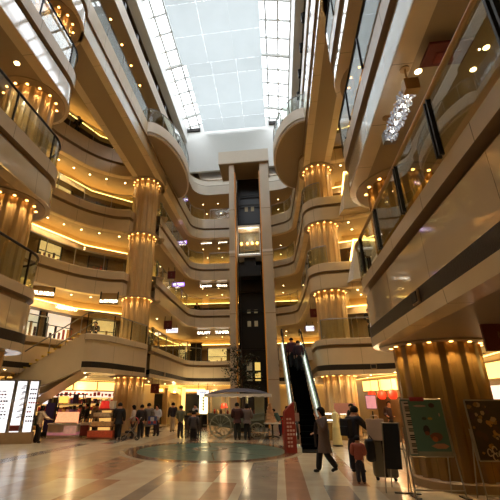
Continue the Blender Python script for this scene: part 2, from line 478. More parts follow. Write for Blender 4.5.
# ------------------------------------------------------------------ outer walls, shop bulkheads
BULK_L = [(-16, -6), (-16, 8), (-15.6, 12), (-15.1, 16), (-14.5, 18.6), (-13.8, 20.2), (-12.9, 22.3), (-11.8, 23.3), (-10.4, 24.4), (-10.8, 27), (-11.0, 34), (-10.6, 38.5), (-9.5, 39.8), (-1.7, 40)]
BULK_R = [(-1.6, 40), (4.0, 39.8), (4.8, 38.5), (5.0, 34), (4.9, 29), (4.7, 24.2), (6.2, 24.0), (8.0, 22.4), (9.4, 19), (9.9, 16), (9.9, 12), (9.5, 8), (9.5, -6)]
def wall_strip(pl, z0, z1, m, name):
    return struct(name, sweep(pl, normals(pl), [(0, z0, 0), (0, z1, 0)]), [m])
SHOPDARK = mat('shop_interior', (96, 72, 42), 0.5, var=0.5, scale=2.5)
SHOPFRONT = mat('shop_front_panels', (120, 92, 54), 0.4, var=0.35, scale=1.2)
for lv in (2, 3, 4, 5):
    c = SOF[lv+1]; f = FLR[lv]
    for nm_, pl in (('left', BULK_L), ('right', BULK_R)):
        nn = normals(pl)
        # bulkhead with a light trough: lower lip stands forward, the tube hides behind it
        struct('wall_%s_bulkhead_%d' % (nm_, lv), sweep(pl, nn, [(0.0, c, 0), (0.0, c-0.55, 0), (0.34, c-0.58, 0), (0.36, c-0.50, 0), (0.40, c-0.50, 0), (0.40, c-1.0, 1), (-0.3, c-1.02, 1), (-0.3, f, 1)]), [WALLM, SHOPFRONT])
        tr = sweep(pl, nn, [(0.08, c-0.53, 0), (0.26, c-0.53, 0)])
        sweep(pl, nn, [(0.405, c-0.51, 0), (0.405, c-0.56, 0)], tr)  # extra glowing edge added on the lip face for its gold line of light
        struct(trim_name(), tr, [COVE])
    struct('wall_back_%d' % lv, MB().box((-3, 44, (f+c)/2), (50, 0.2, c-f)), [WALLM])
struct('wall_left', MB().box((-24, 19, 15), (0.3, 52, 30)), [WALLM])
struct('wall_right', MB().box((14, 19, 15), (0.3, 52, 30)), [WALLM])
struct('wall_front', MB().box((-5, -6.2, 15.5), (40, 0.3, 31)), [WALLM])
struct('wall_back', MB().box((-5, 44.2, 15), (40, 0.3, 30)), [WALLM])

# ------------------------------------------------------------------ ground floor
def floor_mat():
    m = bpy.data.materials.new('striped_marble_floor'); m.use_nodes = True
    nt = m.node_tree; N = nt.nodes; L = nt.links; b = N['Principled BSDF']
    tc = N.new('ShaderNodeTexCoord'); sp = N.new('ShaderNodeSeparateXYZ'); L.new(tc.outputs['Object'], sp.inputs[0])
    def M_(op, a, v=None, clamp=False):
        n = N.new('ShaderNodeMath'); n.operation = op; n.use_clamp = clamp
        if isinstance(a, (int, float)): n.inputs[0].default_value = a
        else: L.new(a, n.inputs[0])
        if v is not None:
            if isinstance(v, (int, float)): n.inputs[1].default_value = v
            else: L.new(v, n.inputs[1])
        return n.outputs[0]
    X0, X1 = -16.0, 8.0
    t = M_('DIVIDE', M_('SUBTRACT', sp.outputs[0], X0), X1-X0)
    cream, pink, grey, tan = (202, 184, 154), (170, 130, 100), (146, 133, 118), (186, 160, 126)
    def ramp(bands):
        r = N.new('ShaderNodeValToRGB'); r.color_ramp.interpolation = 'CONSTANT'
        e = r.color_ramp.elements
        e[0].position = 0; e[0].color = lin(bands[0][1]); e.remove(e[1])
        for x, c in bands[1:]:
            q = e.new((x-X0)/(X1-X0)); q.color = lin(c)
        L.new(t, r.inputs[0]); return r.outputs[0]
    A = ramp([(-16, cream), (-13.2, grey), (-12.5, cream), (-10.6, tan), (-9.9, cream), (-8.2, grey), (-7.6, cream), (-6.3, tan), (-5.5, cream), (-4.5, pink), (-3.95, cream), (-3.2, grey), (-2.85, cream), (-1.72, pink), (-1.15, cream), (-0.98, grey), (-0.2, cream), (-0.04, pink), (0.5, cream), (0.85, grey), (1.35, cream), (2.0, tan), (2.5, cream), (3.6, grey), (4.2, cream), (5.4, pink), (6.0, cream)])
    B = ramp([(-16, cream), (-13.2, tan), (-12.5, cream), (-9.2, grey), (-8.6, cream), (-7.0, tan), (-5.6, pink), (-4.4, cream), (-3.2, grey), (-2.85, pink), (-1.72, cream), (-0.98, grey), (-0.2, cream), (-0.04, pink), (0.5, cream), (1.5, pink), (1.85, cream), (2.5, tan), (3.2, cream), (4.6, grey), (5.2, cream)])
    # alternate the two layouts along the depth
    yy = M_('FRACT', M_('DIVIDE', M_('ADD', sp.outputs[1], -10.15+8.0*3), 16.0))
    sel = M_('GREATER_THAN', yy, 0.5)
    mx = N.new('ShaderNodeMix'); mx.data_type = 'RGBA'
    L.new(sel, mx.inputs[0]); L.new(A, mx.inputs[6]); L.new(B, mx.inputs[7])
    # slab joints and veins
    jx = M_('LESS_THAN', M_('FRACT', M_('DIVIDE', sp.outputs[1], 1.2)), 0.008)
    nz = N.new('ShaderNodeTexNoise'); nz.inputs['Scale'].default_value = 1.6; nz.inputs['Detail'].default_value = 8
    L.new(tc.outputs['Object'], nz.inputs['Vector'])
    m2 = N.new('ShaderNodeMix'); m2.data_type = 'RGBA'; m2.blend_type = 'MULTIPLY'; m2.inputs[0].default_value = 0.35
    L.new(mx.outputs[2], m2.inputs[6]); L.new(nz.outputs['Color'], m2.inputs[7])
    m2b = N.new('ShaderNodeMix'); m2b.data_type = 'RGBA'; m2b.blend_type = 'MIX'
    L.new(M_('MULTIPLY', jx, 0.4), m2b.inputs[0]); L.new(mx.outputs[2], m2b.inputs[6]); m2b.inputs[7].default_value = lin((90, 76, 60))
    hs = N.new('ShaderNodeMix'); hs.data_type = 'RGBA'; hs.blend_type = 'OVERLAY'; hs.inputs[0].default_value = 0.35
    L.new(m2b.outputs[2], hs.inputs[6]); L.new(nz.outputs['Fac'], hs.inputs[7])
    L.new(hs.outputs[2], b.inputs['Base Color'])
    b.inputs['Roughness'].default_value = 0.2
    b.inputs['Specular IOR Level'].default_value = 0.6
    return m
FLOORM = floor_mat()
struct('floor', MB().box((-5, 19, -0.1), (40, 52, 0.2)), [FLOORM])
DC = (-2.75, 16.35)
TEAL = mat('teal_inlay_marble', (78, 98, 86), 0.3, var=0.35, scale=1.5)
BROWNI = mat('brown_inlay_marble', (112, 84, 62), 0.12, var=0.3, scale=2)
CREAMI = mat('cream_inlay_marble', (186, 168, 140), 0.12, var=0.12)
fl = struct('floor_medallion', MB().lathe([(3.5, 0.0005), (3.5, 0.003)], (DC[0], DC[1], 0), 72), [CREAMI])
MB().lathe([(3.28, 0.002), (3.28, 0.005)], (DC[0], DC[1], 0), 72).build('outer_ring', BROWNI, fl)
MB().lathe([(2.85, 0.004), (2.85, 0.007)], (DC[0], DC[1], 0), 72).build('inlay', TEAL, fl)
MB().lathe([(0.72, 0.006), (0.72, 0.009)], (DC[0]-0.15, DC[1]+0.5, 0), 40).build('inner_ring', CREAMI, fl)
MB().lathe([(0.5, 0.008), (0.5, 0.011)], (DC[0]-0.15, DC[1]+0.5, 0), 40).build('inner_disc', TEAL, fl)
mb = MB()
for k in range(8):
    a = PI/4*k+0.2
    mb.box((DC[0]+1.8*math.cos(a), DC[1]+1.8*math.sin(a), 0.008), (1.9, 0.05, 0.003), rz=a)
mb.build('inlay_rays', BROWNI, fl)

W1L = [(-22, -6), (-22, 14), (-18.2, 18.6), (-15.4, 21.5), (-11.3, 27.2), (-10.9, 30), (-10.7, 34.2), (-1.7, 34.4)]
W1R = [(-1.6, 34.4), (4.4, 34.4), (4.8, 29), (5.3, 25.5), (7.1, 20.0), (6.9, 16), (6.5, 12.5), (6.4, 8), (6.6, -6)]
for nm_, pl in (('left', W1L), ('right', W1R)):
    struct('wall_%s_ground' % nm_, sweep(pl, normals(pl), [(0, 0, 0), (0, 3.2, 0)]), [WALLM])
    tr = sweep(pl, normals(pl), [(0.05, 3.09, 0), (0.2, 3.09, 0)])
    struct(trim_name(), tr, [COVE2])

# ------------------------------------------------------------------ columns
WARM = (1.0, 0.70, 0.35)
def column(cx, cy, r, label, levels, n=14, energy=38, base=0.0, m=None):
    t = thing('marble_column', label, 'column', (cx, cy, base))
    top = SOF[6] if 5 in levels else SOF[max(levels)+1]
    def fl_(a):   # broad ribs with recessed flutes; a flute is centred under every lamp
        c = math.cos(n*a - PI); w_ = 1/(1+math.exp(9*(c-0.05)))
        return 0.93 + 0.085*w_
    part('shaft', MB().lathe([(r, 0.0), (r, top - base)], n=n*12, mod=fl_), m or COLM, t, True)
    part('plinth', MB().lathe([(r+0.05, 0), (r+0.05, 0.16), (r+0.01, 0.2)], n=48), GROOVE, t, True)
    for lv in levels:
        z = SOF[lv+1] - base
        part('ceiling_ring', MB().lathe([(r+0.34, z-0.001), (r+0.34, z-0.04), (r+0.03, z-0.04)], n=48), SOFFIT, t, True)
        for k in range(n):
            a = 2*PI*(k+0.5)/n
            # keep the lamps on the side the atrium sees
            if cx + math.cos(a)*cx*0 - 0 and math.sin(a) > 0.75: continue
            x, y = (r+0.05)*math.cos(a), (r+0.05)*math.sin(a)
            d = MB().lathe([(0.042, z-0.055), (0.042, z-0.04)], (x, y, 0), 10)
            part('downlight', d, LAMPW, t)
            tx = -math.cos(a)*0.04; ty = -math.sin(a)*0.04
            sp = spot((x, y, z-0.07), energy, WARM, 62, 0.9, t, rad=0.02)
            dirv = Vector((tx, ty, -1)).normalized()
            sp.rotation_euler = dirv.to_track_quat('-Z', 'Y').to_euler()
    return t
column(4.0, 10.6, 0.98, 'broad fluted marble column behind the two easel posters, ring of lamps at its head', (1, 2, 3), energy=30, m=COLM_SHADED)
column(-8.6, 9.9, 0.85, 'fluted marble column at the upper left beside the nearest left balconies', (2, 3, 4), energy=22)
column(-8.75, 22.7, 0.86, 'fluted marble column rising behind the tiered goods stand, right of the left bay', (1, 2, 3, 4), energy=22)
column(3.3, 22.7, 0.86, 'fluted marble column rising right of the escalator behind the pink banner', (1, 2, 3, 4), energy=22)

# ------------------------------------------------------------------ railings
def cum(pl):
    ln = [0.0]
    for a, b in zip(pl, pl[1:]): ln.append(ln[-1] + math.hypot(b[0]-a[0], b[1]-a[1]))
    return ln
def at_len(pl, ln, s):
    for i in range(len(pl)-1):
        if s <= ln[i+1] or i == len(pl)-2:
            t = (s-ln[i])/max(1e-6, ln[i+1]-ln[i])
            return (pl[i][0]+(pl[i+1][0]-pl[i][0])*t, pl[i][1]+(pl[i+1][1]-pl[i][1])*t)
def sub(pl, ln, s0, s1):
    out = [at_len(pl, ln, s0)] + [p for p, s in zip(pl, ln) if s0+0.02 < s < s1-0.02] + [at_len(pl, ln, s1)]
    return out
def railing(pl, z, label, group=None, h=1.08, seg=1.8, rail_r=0.032, rail_m=None, post_m=None, double=False):
    t = thing('glass_railing', label, 'railing', (pl[0][0], pl[0][1], z), 0, group)
    pl = [(p[0]-pl[0][0], p[1]-pl[0][1]) for p in pl]
    ln = cum(pl); n = max(1, round(ln[-1]/seg))
    part('handrail', MB().tube([(p[0], p[1], h) for p in pl], rail_r, 8), rail_m or STEEL, t, True)
    for i in range(n):
        s0, s1 = ln[-1]*i/n + 0.02, ln[-1]*(i+1)/n - 0.02
        sp = sub(pl, ln, s0, s1)
        mb = MB()
        a, b = offset(sp, 0.006), offset(sp, -0.006)
        k = len(sp)
        for q in (a, b):
            for p in q: mb.v += [(p[0], p[1], 0.03), (p[0], p[1], h-0.05)]
        for j in range(k-1):
            mb.f.append((2*j, 2*j+2, 2*j+3, 2*j+1)); mb.m.append(0)
            o = 2*k; mb.f.append((o+2*j, o+2*j+1, o+2*j+3, o+2*j+2)); mb.m.append(0)
        for j in range(k-1):
            o = 2*k
            mb.f.append((2*j+1, 2*j+3, o+2*j+3, o+2*j+1)); mb.m.append(0)
        mb.build('glass_panel', GLASS, t)
    for i in range(n+1):
        p = at_len(pl, ln, ln[-1]*i/n)
        q = at_len(pl, ln, min(ln[-1], ln[-1]*i/n+0.05)); q0 = at_len(pl, ln, max(0, ln[-1]*i/n-0.05))
        rz = math.atan2(q[1]-q0[1], q[0]-q0[0])
        mb = MB()
        if double:
            for d in (-0.045, 0.045): mb.box((p[0]+math.cos(rz)*d, p[1]+math.sin(rz)*d, h/2), (0.035, 0.07, h), rz=rz)
        else: mb.box((p[0], p[1], h/2), (0.03, 0.06, h), rz=rz)
        part('post', mb, post_m or STEEL, t)
    return t
def seg_pl(*keys, lo=None, extra=0):
    a = SEG[keys[0]][0]; b = min(SEG[keys[-1]][1] + extra, len(MASTER))
    pl = offset(MASTER, -0.05)[a:b]
    if lo is not None: pl = [p for p in pl if p[1] >= lo]
    return pl
for lv in (2, 3, 4, 5):
    z = FLR[lv]+0.02; g = NAMES[lv].split(' above')[0]
    railing(seg_pl('l_near', lo=2), z, 'glass railing with a dark handrail along the near left balcony of the %s' % g, rail_m=DARKMETAL, post_m=DARKMETAL, rail_r=0.04)
    if lv == 2:
        railing(seg_pl('l_bay')[:-14], z, 'curved glass railing behind the stairs, along the left bay of the first gallery')
    else:
        railing(seg_pl('l_bay', 'l_mid')[:-10], z, 'curved glass railing round the left bay of the %s' % g)
    lb = seg_pl('l_mid', 'l_back')
    railing([p for p in lb if p[1] < 32.8 and True][:], z, 'glass railing down the left side of the %s beyond the fluted column' % g)
    railing([(-5.9, 32.95), (-3.55, 32.95)], z, 'short glass railing of the %s just left of the elevator shaft' % g)
    railing([p for p in seg_pl('r_back') if p[0] > 0.05 and p[1] > 28.5], z, 'glass railing of the %s round the corner just right of the elevator shaft' % g)
    if lv != 2:
        railing([p for p in seg_pl('r_back', 'r_mid') if p[1] < 29], z, 'glass railing down the right side of the %s to the fluted column' % g)
        railing([p for p in seg_pl('r_bay') if not (p[0] < 6.5 and p[1] > 20 and lv in (3, 4))], z, 'curved glass railing round the right bay of the %s' % g)
    else:
        railing(seg_pl('r_mid', 'r_bay')[5:], z, 'curved glass railing of the first gallery above the pink banner')
    if lv == 2:
        railing([(2.44, -0.4), (2.44, 2.2), (2.43, 3.95), (2.43, 5.7), (2.44, 7.45)] + arc(4.0, 10.5, 1.55, 180, 130), z, 'tall glass railing with thick brass handrail on the near right balcony, first gallery', seg=1.75, rail_r=0.045, rail_m=BRASS, post_m=DARKMETAL, double=True, h=1.02)
    elif lv < 5:
        railing([(2.5, 0), (2.46, 4), (2.44, 7)] + arc(4.0, 10.5, 1.55, 180, 90), z, 'glass railing with a dark handrail along the near right balcony of the %s' % g, rail_m=DARKMETAL, post_m=DARKMETAL, rail_r=0.04)
z5 = FLR[5]+0.02
railing([(-7.55, 10.6), (-7.55, 18.4)], z5, 'straight glass railing on the left bridge of the fourth gallery, near end')
railing([(p[0]-0.04, p[1]) for p in OV_L], z5, 'curved glass railing on the oval balcony of the left bridge', seg=1.1)
railing([(2.45, 18.5), (2.45, 8)], z5, 'straight glass railing on the right bridge of the fourth gallery')
railing([(p[0]+0.04, p[1]) for p in OV_R], z5, 'curved glass railing on the oval balcony of the right bridge', seg=1.1)

# ------------------------------------------------------------------ ceiling downlights
def downlight(x, y, z, label, group, e=30, m=None, r=0.045, ang=120):
    t = thing('ceiling_downlight', label, 'light', (x, y, z), 0, group)
    part('lens', MB().lathe([(r, -0.022), (r, -0.012)], n=12), m or LAMP, t)
    part('trim_ring', MB().lathe([(r*1.35, -0.012), (r*1.35, 0.0)], n=12), OFFW, t)
    if e: spot((0, 0, -0.05), e*DLK, (1.0, 0.8, 0.5), ang, 0.5, t)
    return t
DLK = 1.3
random.seed(3)
LSPOT = [(-13.8, 17.9), (-13.4, 18.9), (-12.9, 19.9), (-12.2, 20.8), (-11.3, 21.5), (-10.2, 22.2), (-14.2, 16.2), (-13.8, 14.2), (-12.7, 12.4), (-11.0, 11.0)]  # last entries, on the near side, are added to light the fascias across the bay
RSPOT = [(4.8, 22.1), (6.0, 21.9), (7.2, 20.9), (8.4, 19.4), (9.0, 17.6), (5.2, 23.2), (8.9, 14.6), (7.8, 12.4), (6.2, 11.4)]  # closing near-side entries are added to brighten the opposite fascia
for lv in (2, 3, 4):
    z = SOF[lv+1]; g = NAMES[lv].split(' above')[0]
    for x, y in LSPOT: downlight(x, y, z, 'small lit downlight in the ceiling of the left bay of the %s' % g, 'downlights over the left bay, %s' % g, 60)
    for x, y in RSPOT: downlight(x, y, z, 'small lit downlight in the ceiling of the right bay of the %s' % g, 'downlights over the right bay, %s' % g, 60)
    for y in (25.5, 28.5, 31.5): 
        downlight(-9.2, y, z, 'small lit downlight in the ceiling behind the left column of the %s' % g, 'downlights along the left side, %s' % g, 40)
        downlight(3.4, y, z, 'small lit downlight in the ceiling behind the right column of the %s' % g, 'downlights along the right side, %s' % g, 40)
    for x in (-7.0, -5.4, 0.9):
        for y in (35.5, 38.0):
            downlight(x, y, z, 'small lit downlight in the ceiling behind the elevator shaft, %s' % g, 'downlights at the far end, %s' % g, 45)
for x in (-7.0, -5.4, 0.9):
    for y in (34.8, 37.0):
        downlight(x, y, SOF[6], 'small lit downlight in the ceiling of the fourth gallery behind the elevator shaft', 'downlights at the far end, fourth gallery', 35)
for y in (11.8, 13.5, 15.1, 16.6, 18.2):
    downlight(-8.1, y, SOF[6], 'small orange downlight above the left bridge of the fourth gallery', 'downlights above the left bridge', 8, LAMPW, 0.06)
p = G(418, 71, SOF[3]); downlight(p.x, p.y, SOF[3], 'large round downlight above the near right balcony beside the red ceiling panel', None, 60, r=0.06)
p = G(17, 63, SOF[4]); downlight(p.x, p.y, SOF[4], 'single bright downlight above the near left balcony, under the second skylit balcony front', None, 60, r=0.08)
for px, py in ((486, 47), (473, 69)):
    p = G(px, py, SOF[3]); downlight(p.x, p.y, SOF[3], 'small downlight above the near right balcony, close to the top right corner', 'two small downlights above the near right balcony', 25, r=0.05)
for x, y in ((-12, 16), (-14.6, 15.2), (-14.2, 13.2), (-11.4, 10.6), (-9.5, 18.5), (-12.5, 19.5), (-10.3, 24.5), (-9.2, 27.5), (-9.0, 31), (-5.5, 34), (1.5, 34), (3.5, 27), (4.9, 22.2), (5.6, 20.2), (6.4, 22), (5.2, 24.5), (5.3, 13), (6.1, 15.5), (5.6, 17.5)):  # the near left entries are added to light the stair stringer
    downlight(x, y, SOF[2], 'small lit downlight in the low ceiling over the ground floor shops', 'downlights over the ground floor shops', 26)

# ------------------------------------------------------------------ elevator tower
TW = mat('tower_stone', (196, 178, 148), 0.3, var=0.14, scale=0.9)
def pillar(x0, x1, label):
    t = thing('elevator_pillar', label, 'pillar', ((x0+x1)/2, 29.0, 0))
    w = x1-x0
    part('shaft', MB().box((0, 0, 10.6), (w, 2.0, 21.2)), TW, t)
    for z in (3.2, 7.9, 12.5, 16.7): part('joint_band', MB().box((0, 0, z), (w+0.02, 2.02, 0.05)), GROOVE, t)
    part('painted_reflection', MB().box((0, -0.03, 12.9), (w+0.04, 2.0, 0.22)), OFFW, t, label='pale painted reflection')  # pale box stands in for a bright reflection on the pillar
    sx = 1 if x0 < -2 else -1
    part('light_strip', MB().box((sx*(w/2+0.05), -0.75, 10.3), (0.07, 0.12, 20.4)), mat('amber_strip', (190, 130, 54), 0.4, emit=0.12, ecol=(255, 160, 50)), t)
    return t
pillar(-3.4, -2.95, 'narrow stone pillar on the left flank of the dark elevator shaft')
pillar(-0.74, 0.03, 'wider stone pillar on the right flank of the dark elevator shaft')
hb = thing('capping_beam', 'cream box beam capping the elevator shaft under the glass roof', 'beam', (-2.1, 29.2, 21.2))
part('beam', MB().box((0, 0, 0.62), (4.4, 2.9, 1.24)), OFFW, hb)
part('underside', MB().box((0, -0.1, -0.03), (4.3, 2.6, 0.06)), SOFFIT, hb)
sh = thing('elevator_shaft', 'dark glazed elevator shaft between the two stone pillars', 'elevator shaft', (-1.85, 30.1, 0))
SHD = mat('shaft_dark', (24, 21, 18), 0.35, spec=0.4)
part('back_wall', MB().box((0, 0.5, 10.6), (2.24, 0.1, 21.2)), SHD, sh)
part('guide_rail', MB().box((-0.98, 0.3, 10.6), (0.1, 0.12, 21)), DARKMETAL, sh)
part('guide_rail', MB().box((0.98, 0.3, 10.6), (0.1, 0.12, 21)), DARKMETAL, sh)
for z in (3.4, 5.6, 8.6, 10.2, 12.0, 16.4, 18.3, 19.3): part('cross_beam', MB().box((0, 0.2, z), (2.1, 0.1, 0.1)), DARKMETAL, sh)
DIM = mat('dim_lobby_window', (150, 136, 104), 0.4, emit=0.06, ecol=(230, 210, 160))
DIM2 = mat('bright_lobby_window', (200, 176, 110), 0.4, emit=0.45, ecol=(255, 214, 110))
for z, m, k in ((18.0, DIM, 0.8), (8.6, DIM, 0.5), (7.6, DIM, 0.8)):
    for x in (-0.28, 0.28): part('lobby_window', MB().box((x, 0.42, z), (0.28, 0.04, 0.55*k)), m, sh)
for x, m in ((-0.35, DIM), (0.28, DIM2)):
    for z in (4.3, 3.55): part('lobby_window', MB().box((x, 0.42, z), (0.42, 0.04, 0.6)), m, sh)
# cab
cb = thing('elevator_cab', 'lit glass elevator cab halfway up the dark shaft', 'elevator', (-1.85, 29.35, 12.75))
part('floor_plate', MB().box((0, 0, 0.08), (1.86, 1.4, 0.16)), WHITE, cb)
part('roof_plate', MB().box((0, 0, 2.68), (1.86, 1.4, 0.16)), OFFW, cb)
part('rear_wall', MB().box((0, 0.62, 1.38), (1.8, 0.06, 2.4)), mat('cab_panel', (128, 124, 112), 0.3, var=0.25, scale=4), cb)
for x in (-0.9, 0.9): part('corner_post', MB().box((x, -0.66, 1.38), (0.07, 0.07, 2.5)), WHITE, cb)
part('glass_front', MB().box((0, -0.68, 1.38), (1.74, 0.02, 2.4)), SHOPGLASS, cb)
CABL = mat('cab_light', (250, 246, 236), .5, emit=1.2)
part('light_bar', MB().box((0, -0.62, 2.52), (1.7, 0.06, 0.06)), CABL, cb)
part('light_bar', MB().box((0, -0.62, 0.2), (1.7, 0.06, 0.06)), CABL, cb)
for x in (-0.72, -0.22, 0.2, 0.62): part('wall_lamp', MB().ball((x, 0.5, 1.6), 0.1, 8, sc=(1, .6, 1.3)), LAMPW, cb, True)
for x in (-0.5, 0.45): part('grab_rail', MB().box((x, 0.55, 1.2), (0.05, 0.05, 2.1)), BRASS, cb)
part('grab_rail', MB().box((0, 0.52, 0.95), (1.5, 0.05, 0.05)), BRASS, cb)
point((-1.85, 29.0, 15.0), 25, (1, .9, .75))
part('counterweight', MB().box((0, 0, -1.2), (1.7, 1.0, 0.9)).box((0, 0, -0.35), (0.9, 0.6, 0.7)), SHD, cb)

# ------------------------------------------------------------------ escalator
EX0, EX1, EY0, EY1 = 0.36, 1.60, 16.2, 24.4
t = thing('escalator', 'long dark escalator with pale lit balustrades climbing beside the elevator tower', 'escalator', (1.17, EY0, 0), 0.035)
EPALE = mat('pale_balustrade', (228, 234, 222), 0.4, var=0.08)
zt = FLR[2]; run = EY1-EY0-0.9; 
def ez(y): 
    return max(0.0, min(zt, (y-0.7)/(EY1-EY0-1.0)*zt))
st = MB()
n = 24
for i in range(n):
    y0 = 0.7 + (EY1-EY0-1.0)*i/n; y1 = 0.7 + (EY1-EY0-1.0)*(i+1)/n; z = zt*(i+1)/n
    st.box((0, (y0+y1)/2, z-0.13), (0.78, y1-y0, 0.26))
    for k in range(6): st.box((-0.33+0.13*k, y0-0.004, z-0.1), (0.02, 0.012, 0.18))
part('steps', st, mat('step_black', (5, 5, 5), 0.95, spec=0.05), t)
part('comb_plate', MB().box((0, 0.3, 0.02), (0.9, 0.85, 0.04)), DARKMETAL, t)
tr = MB()
for x in (-0.56, 0.56):
    pts = [(-0.1, 0.0), (0.6, 0.0), (EY1-EY0-0.3, zt), (EY1-EY0+0.4, zt)]
    a = len(tr.v)
    for dx in (-0.11, 0.11):
        for (y, z) in pts: tr.v += [(x+dx, y, max(0, z-0.55)), (x+dx, y, z+0.16)]
    m_ = len(pts)
    for j in range(m_-1):
        o = a + 2*m_
        tr.f += [(a+2*j, a+2*j+1, a+2*j+3, a+2*j+2), (o+2*j, o+2*j+2, o+2*j+3, o+2*j+1), (a+2*j+1, o+2*j+1, o+2*j+3, a+2*j+3), (a+2*j, a+2*j+2, o+2*j+2, o+2*j)]
        tr.m += [0]*4
    tr.f += [(a, o, o+1, a+1), (a+2*m_-2, a+2*m_-1, o+2*m_-1, o+2*m_-2)]; tr.m += [0, 0]
part('truss', tr, EPALE, t)
for x in (-0.56, 0.56):
    pr = [(0.0, 0.45), (-0.12, 0.75), (0.0, 0.98), (0.7, 1.02), (EY1-EY0-0.3, zt+1.02), (EY1-EY0+0.2, zt+1.0), (EY1-EY0+0.35, zt+0.7)]
    part('handrail', MB().tube([(x, y, z) for y, z in pr], 0.04, 8), BLACK, t, True)
    g = MB()
    for dx in (-0.012, 0.012):
        a = len(g.v)
        for y, zb, zt_ in ((0.05, 0.16, 0.94), (0.7, 0.16, 0.98), (EY1-EY0-0.3, zt+0.16, zt+0.98), (EY1-EY0+0.25, zt+0.16, zt+0.96)):
            g.v += [(x+dx, y, zb), (x+dx, y, zt_)]
        for j in range(3): g.f.append((a+2*j, a+2*j+2, a+2*j+3, a+2*j+1)); g.m.append(0)
    part('glass_balustrade', g, glass_mat('balustrade_glass', (196, 216, 200), 0.12, 0.05, 1.5), t)
    lm = MB(); y0, y1 = 0.7, EY1-EY0-0.3
    lm.tube([(x*(1.0), y0, 0.19), (x*1.0, y1, zt+0.19)], 0.04, 6)
    part('light_line', lm, mat('balustrade_light', (240, 250, 240), 0.4, emit=1.0, ecol=(236, 250, 236)), t)
struct('slab_landing_right', MB().box((1.2, 28.8, FLR[2]-0.4), (2.2, 8.2, 0.78)), [PLAIN])

# ------------------------------------------------------------------ stairs on the left
SY0, SY1 = 18.15, 19.6
t = thing('staircase', 'stone staircase with yellow step edges climbing right to the first gallery above the lit panels', 'stairs', (-9.6, SY0, 0))
zt = FLR[2]; n = 28; tr_ = 8.2 / n
NOSE = mat('yellow_nosing', (214, 180, 70), 0.5)
st = MB(); ns = MB()
for i in range(n):
    z = zt*(i+1)/n; x1 = -8.2 + tr_*i; x2 = x1 + tr_
    st.box(((x1+x2)/2, (SY1-SY0)/2, z-0.15), (tr_, SY1-SY0, 0.3))
    ns.box((x1+0.02, (SY1-SY0)/2, z-0.02), (0.1, SY1-SY0+0.22, 0.08))
part('steps', st, PLAIN, t); part('step_nosing', ns, NOSE, t)
for y in (0.0, SY1-SY0):
    sg = MB()
    poly = [(-8.2, 0.0), (-8.0, 0.02), (0.0, zt-0.13), (0.12, zt-0.13), (0.12, zt-1.75), (0.0, zt-1.78)]
    b = len(sg.v)
    for dy in (-0.09, 0.09): sg.v += [(x, y+dy, max(0, z)) for x, z in poly]
    k = len(poly)
    sg.f.append(tuple(range(b, b+k))); sg.m.append(0); sg.f.append(tuple(b+k+i for i in reversed(range(k)))); sg.m.append(0)
    for i in range(k): j = (i+1) % k; sg.f.append((b+i, b+k+i, b+k+j, b+j)); sg.m.append(0)
    part('stringer', sg, PLAIN, t)
    part('handrail', MB().tube([(-8.2, y, 0.9), (-8.0, y, 1.15), (0, y, zt+1.05), (0.4, y, zt+1.05)], 0.035, 8), STEEL, t, True)
    for i in range(6):
        x = -8.0 + i*1.55; z = zt*(x+8.2)/8.2
        part('baluster', MB().box((x, y, z+0.55), (0.04, 0.04, 1.0)), STEEL, t)
part('underside', MB().quad([(-5.0, 0.1, 0.15), (-5.0, SY1-SY0-0.1, 0.15), (0.0, SY1-SY0-0.1, zt-1.76), (0.0, 0.1, zt-1.76)]), PLAIN, t)
LAND = [(-9.5, SY0-0.05), (-9.1, 18.15), (-8.6, 18.8), (-8.25, 20.0), (-7.7, 22.4), (-10.0, 22.5), (-11.8, 20.4), (-10.6, 20.4), (-9.5, SY1+0.1)]
struct('slab_landing_left', MB().prism(LAND, SOF[2]+0.02, FLR[2]-0.01), [PLAIN])
lp_ = [(-9.5, 18.06), (-9.1, 18.15), (-8.6, 18.8), (-8.25, 20.0), (-7.72, 22.2)]
lp_ = smooth_line(lp_, 5)
struct(trim_name(), sweep(lp_, normals(lp_), fascia_prof(2)), FMATS, smooth=True)
railing(offset(lp_, -0.06), FLR[2]+0.02, 'glass railing on the landing at the top of the stone staircase', seg=1.4, post_m=DARKMETAL)

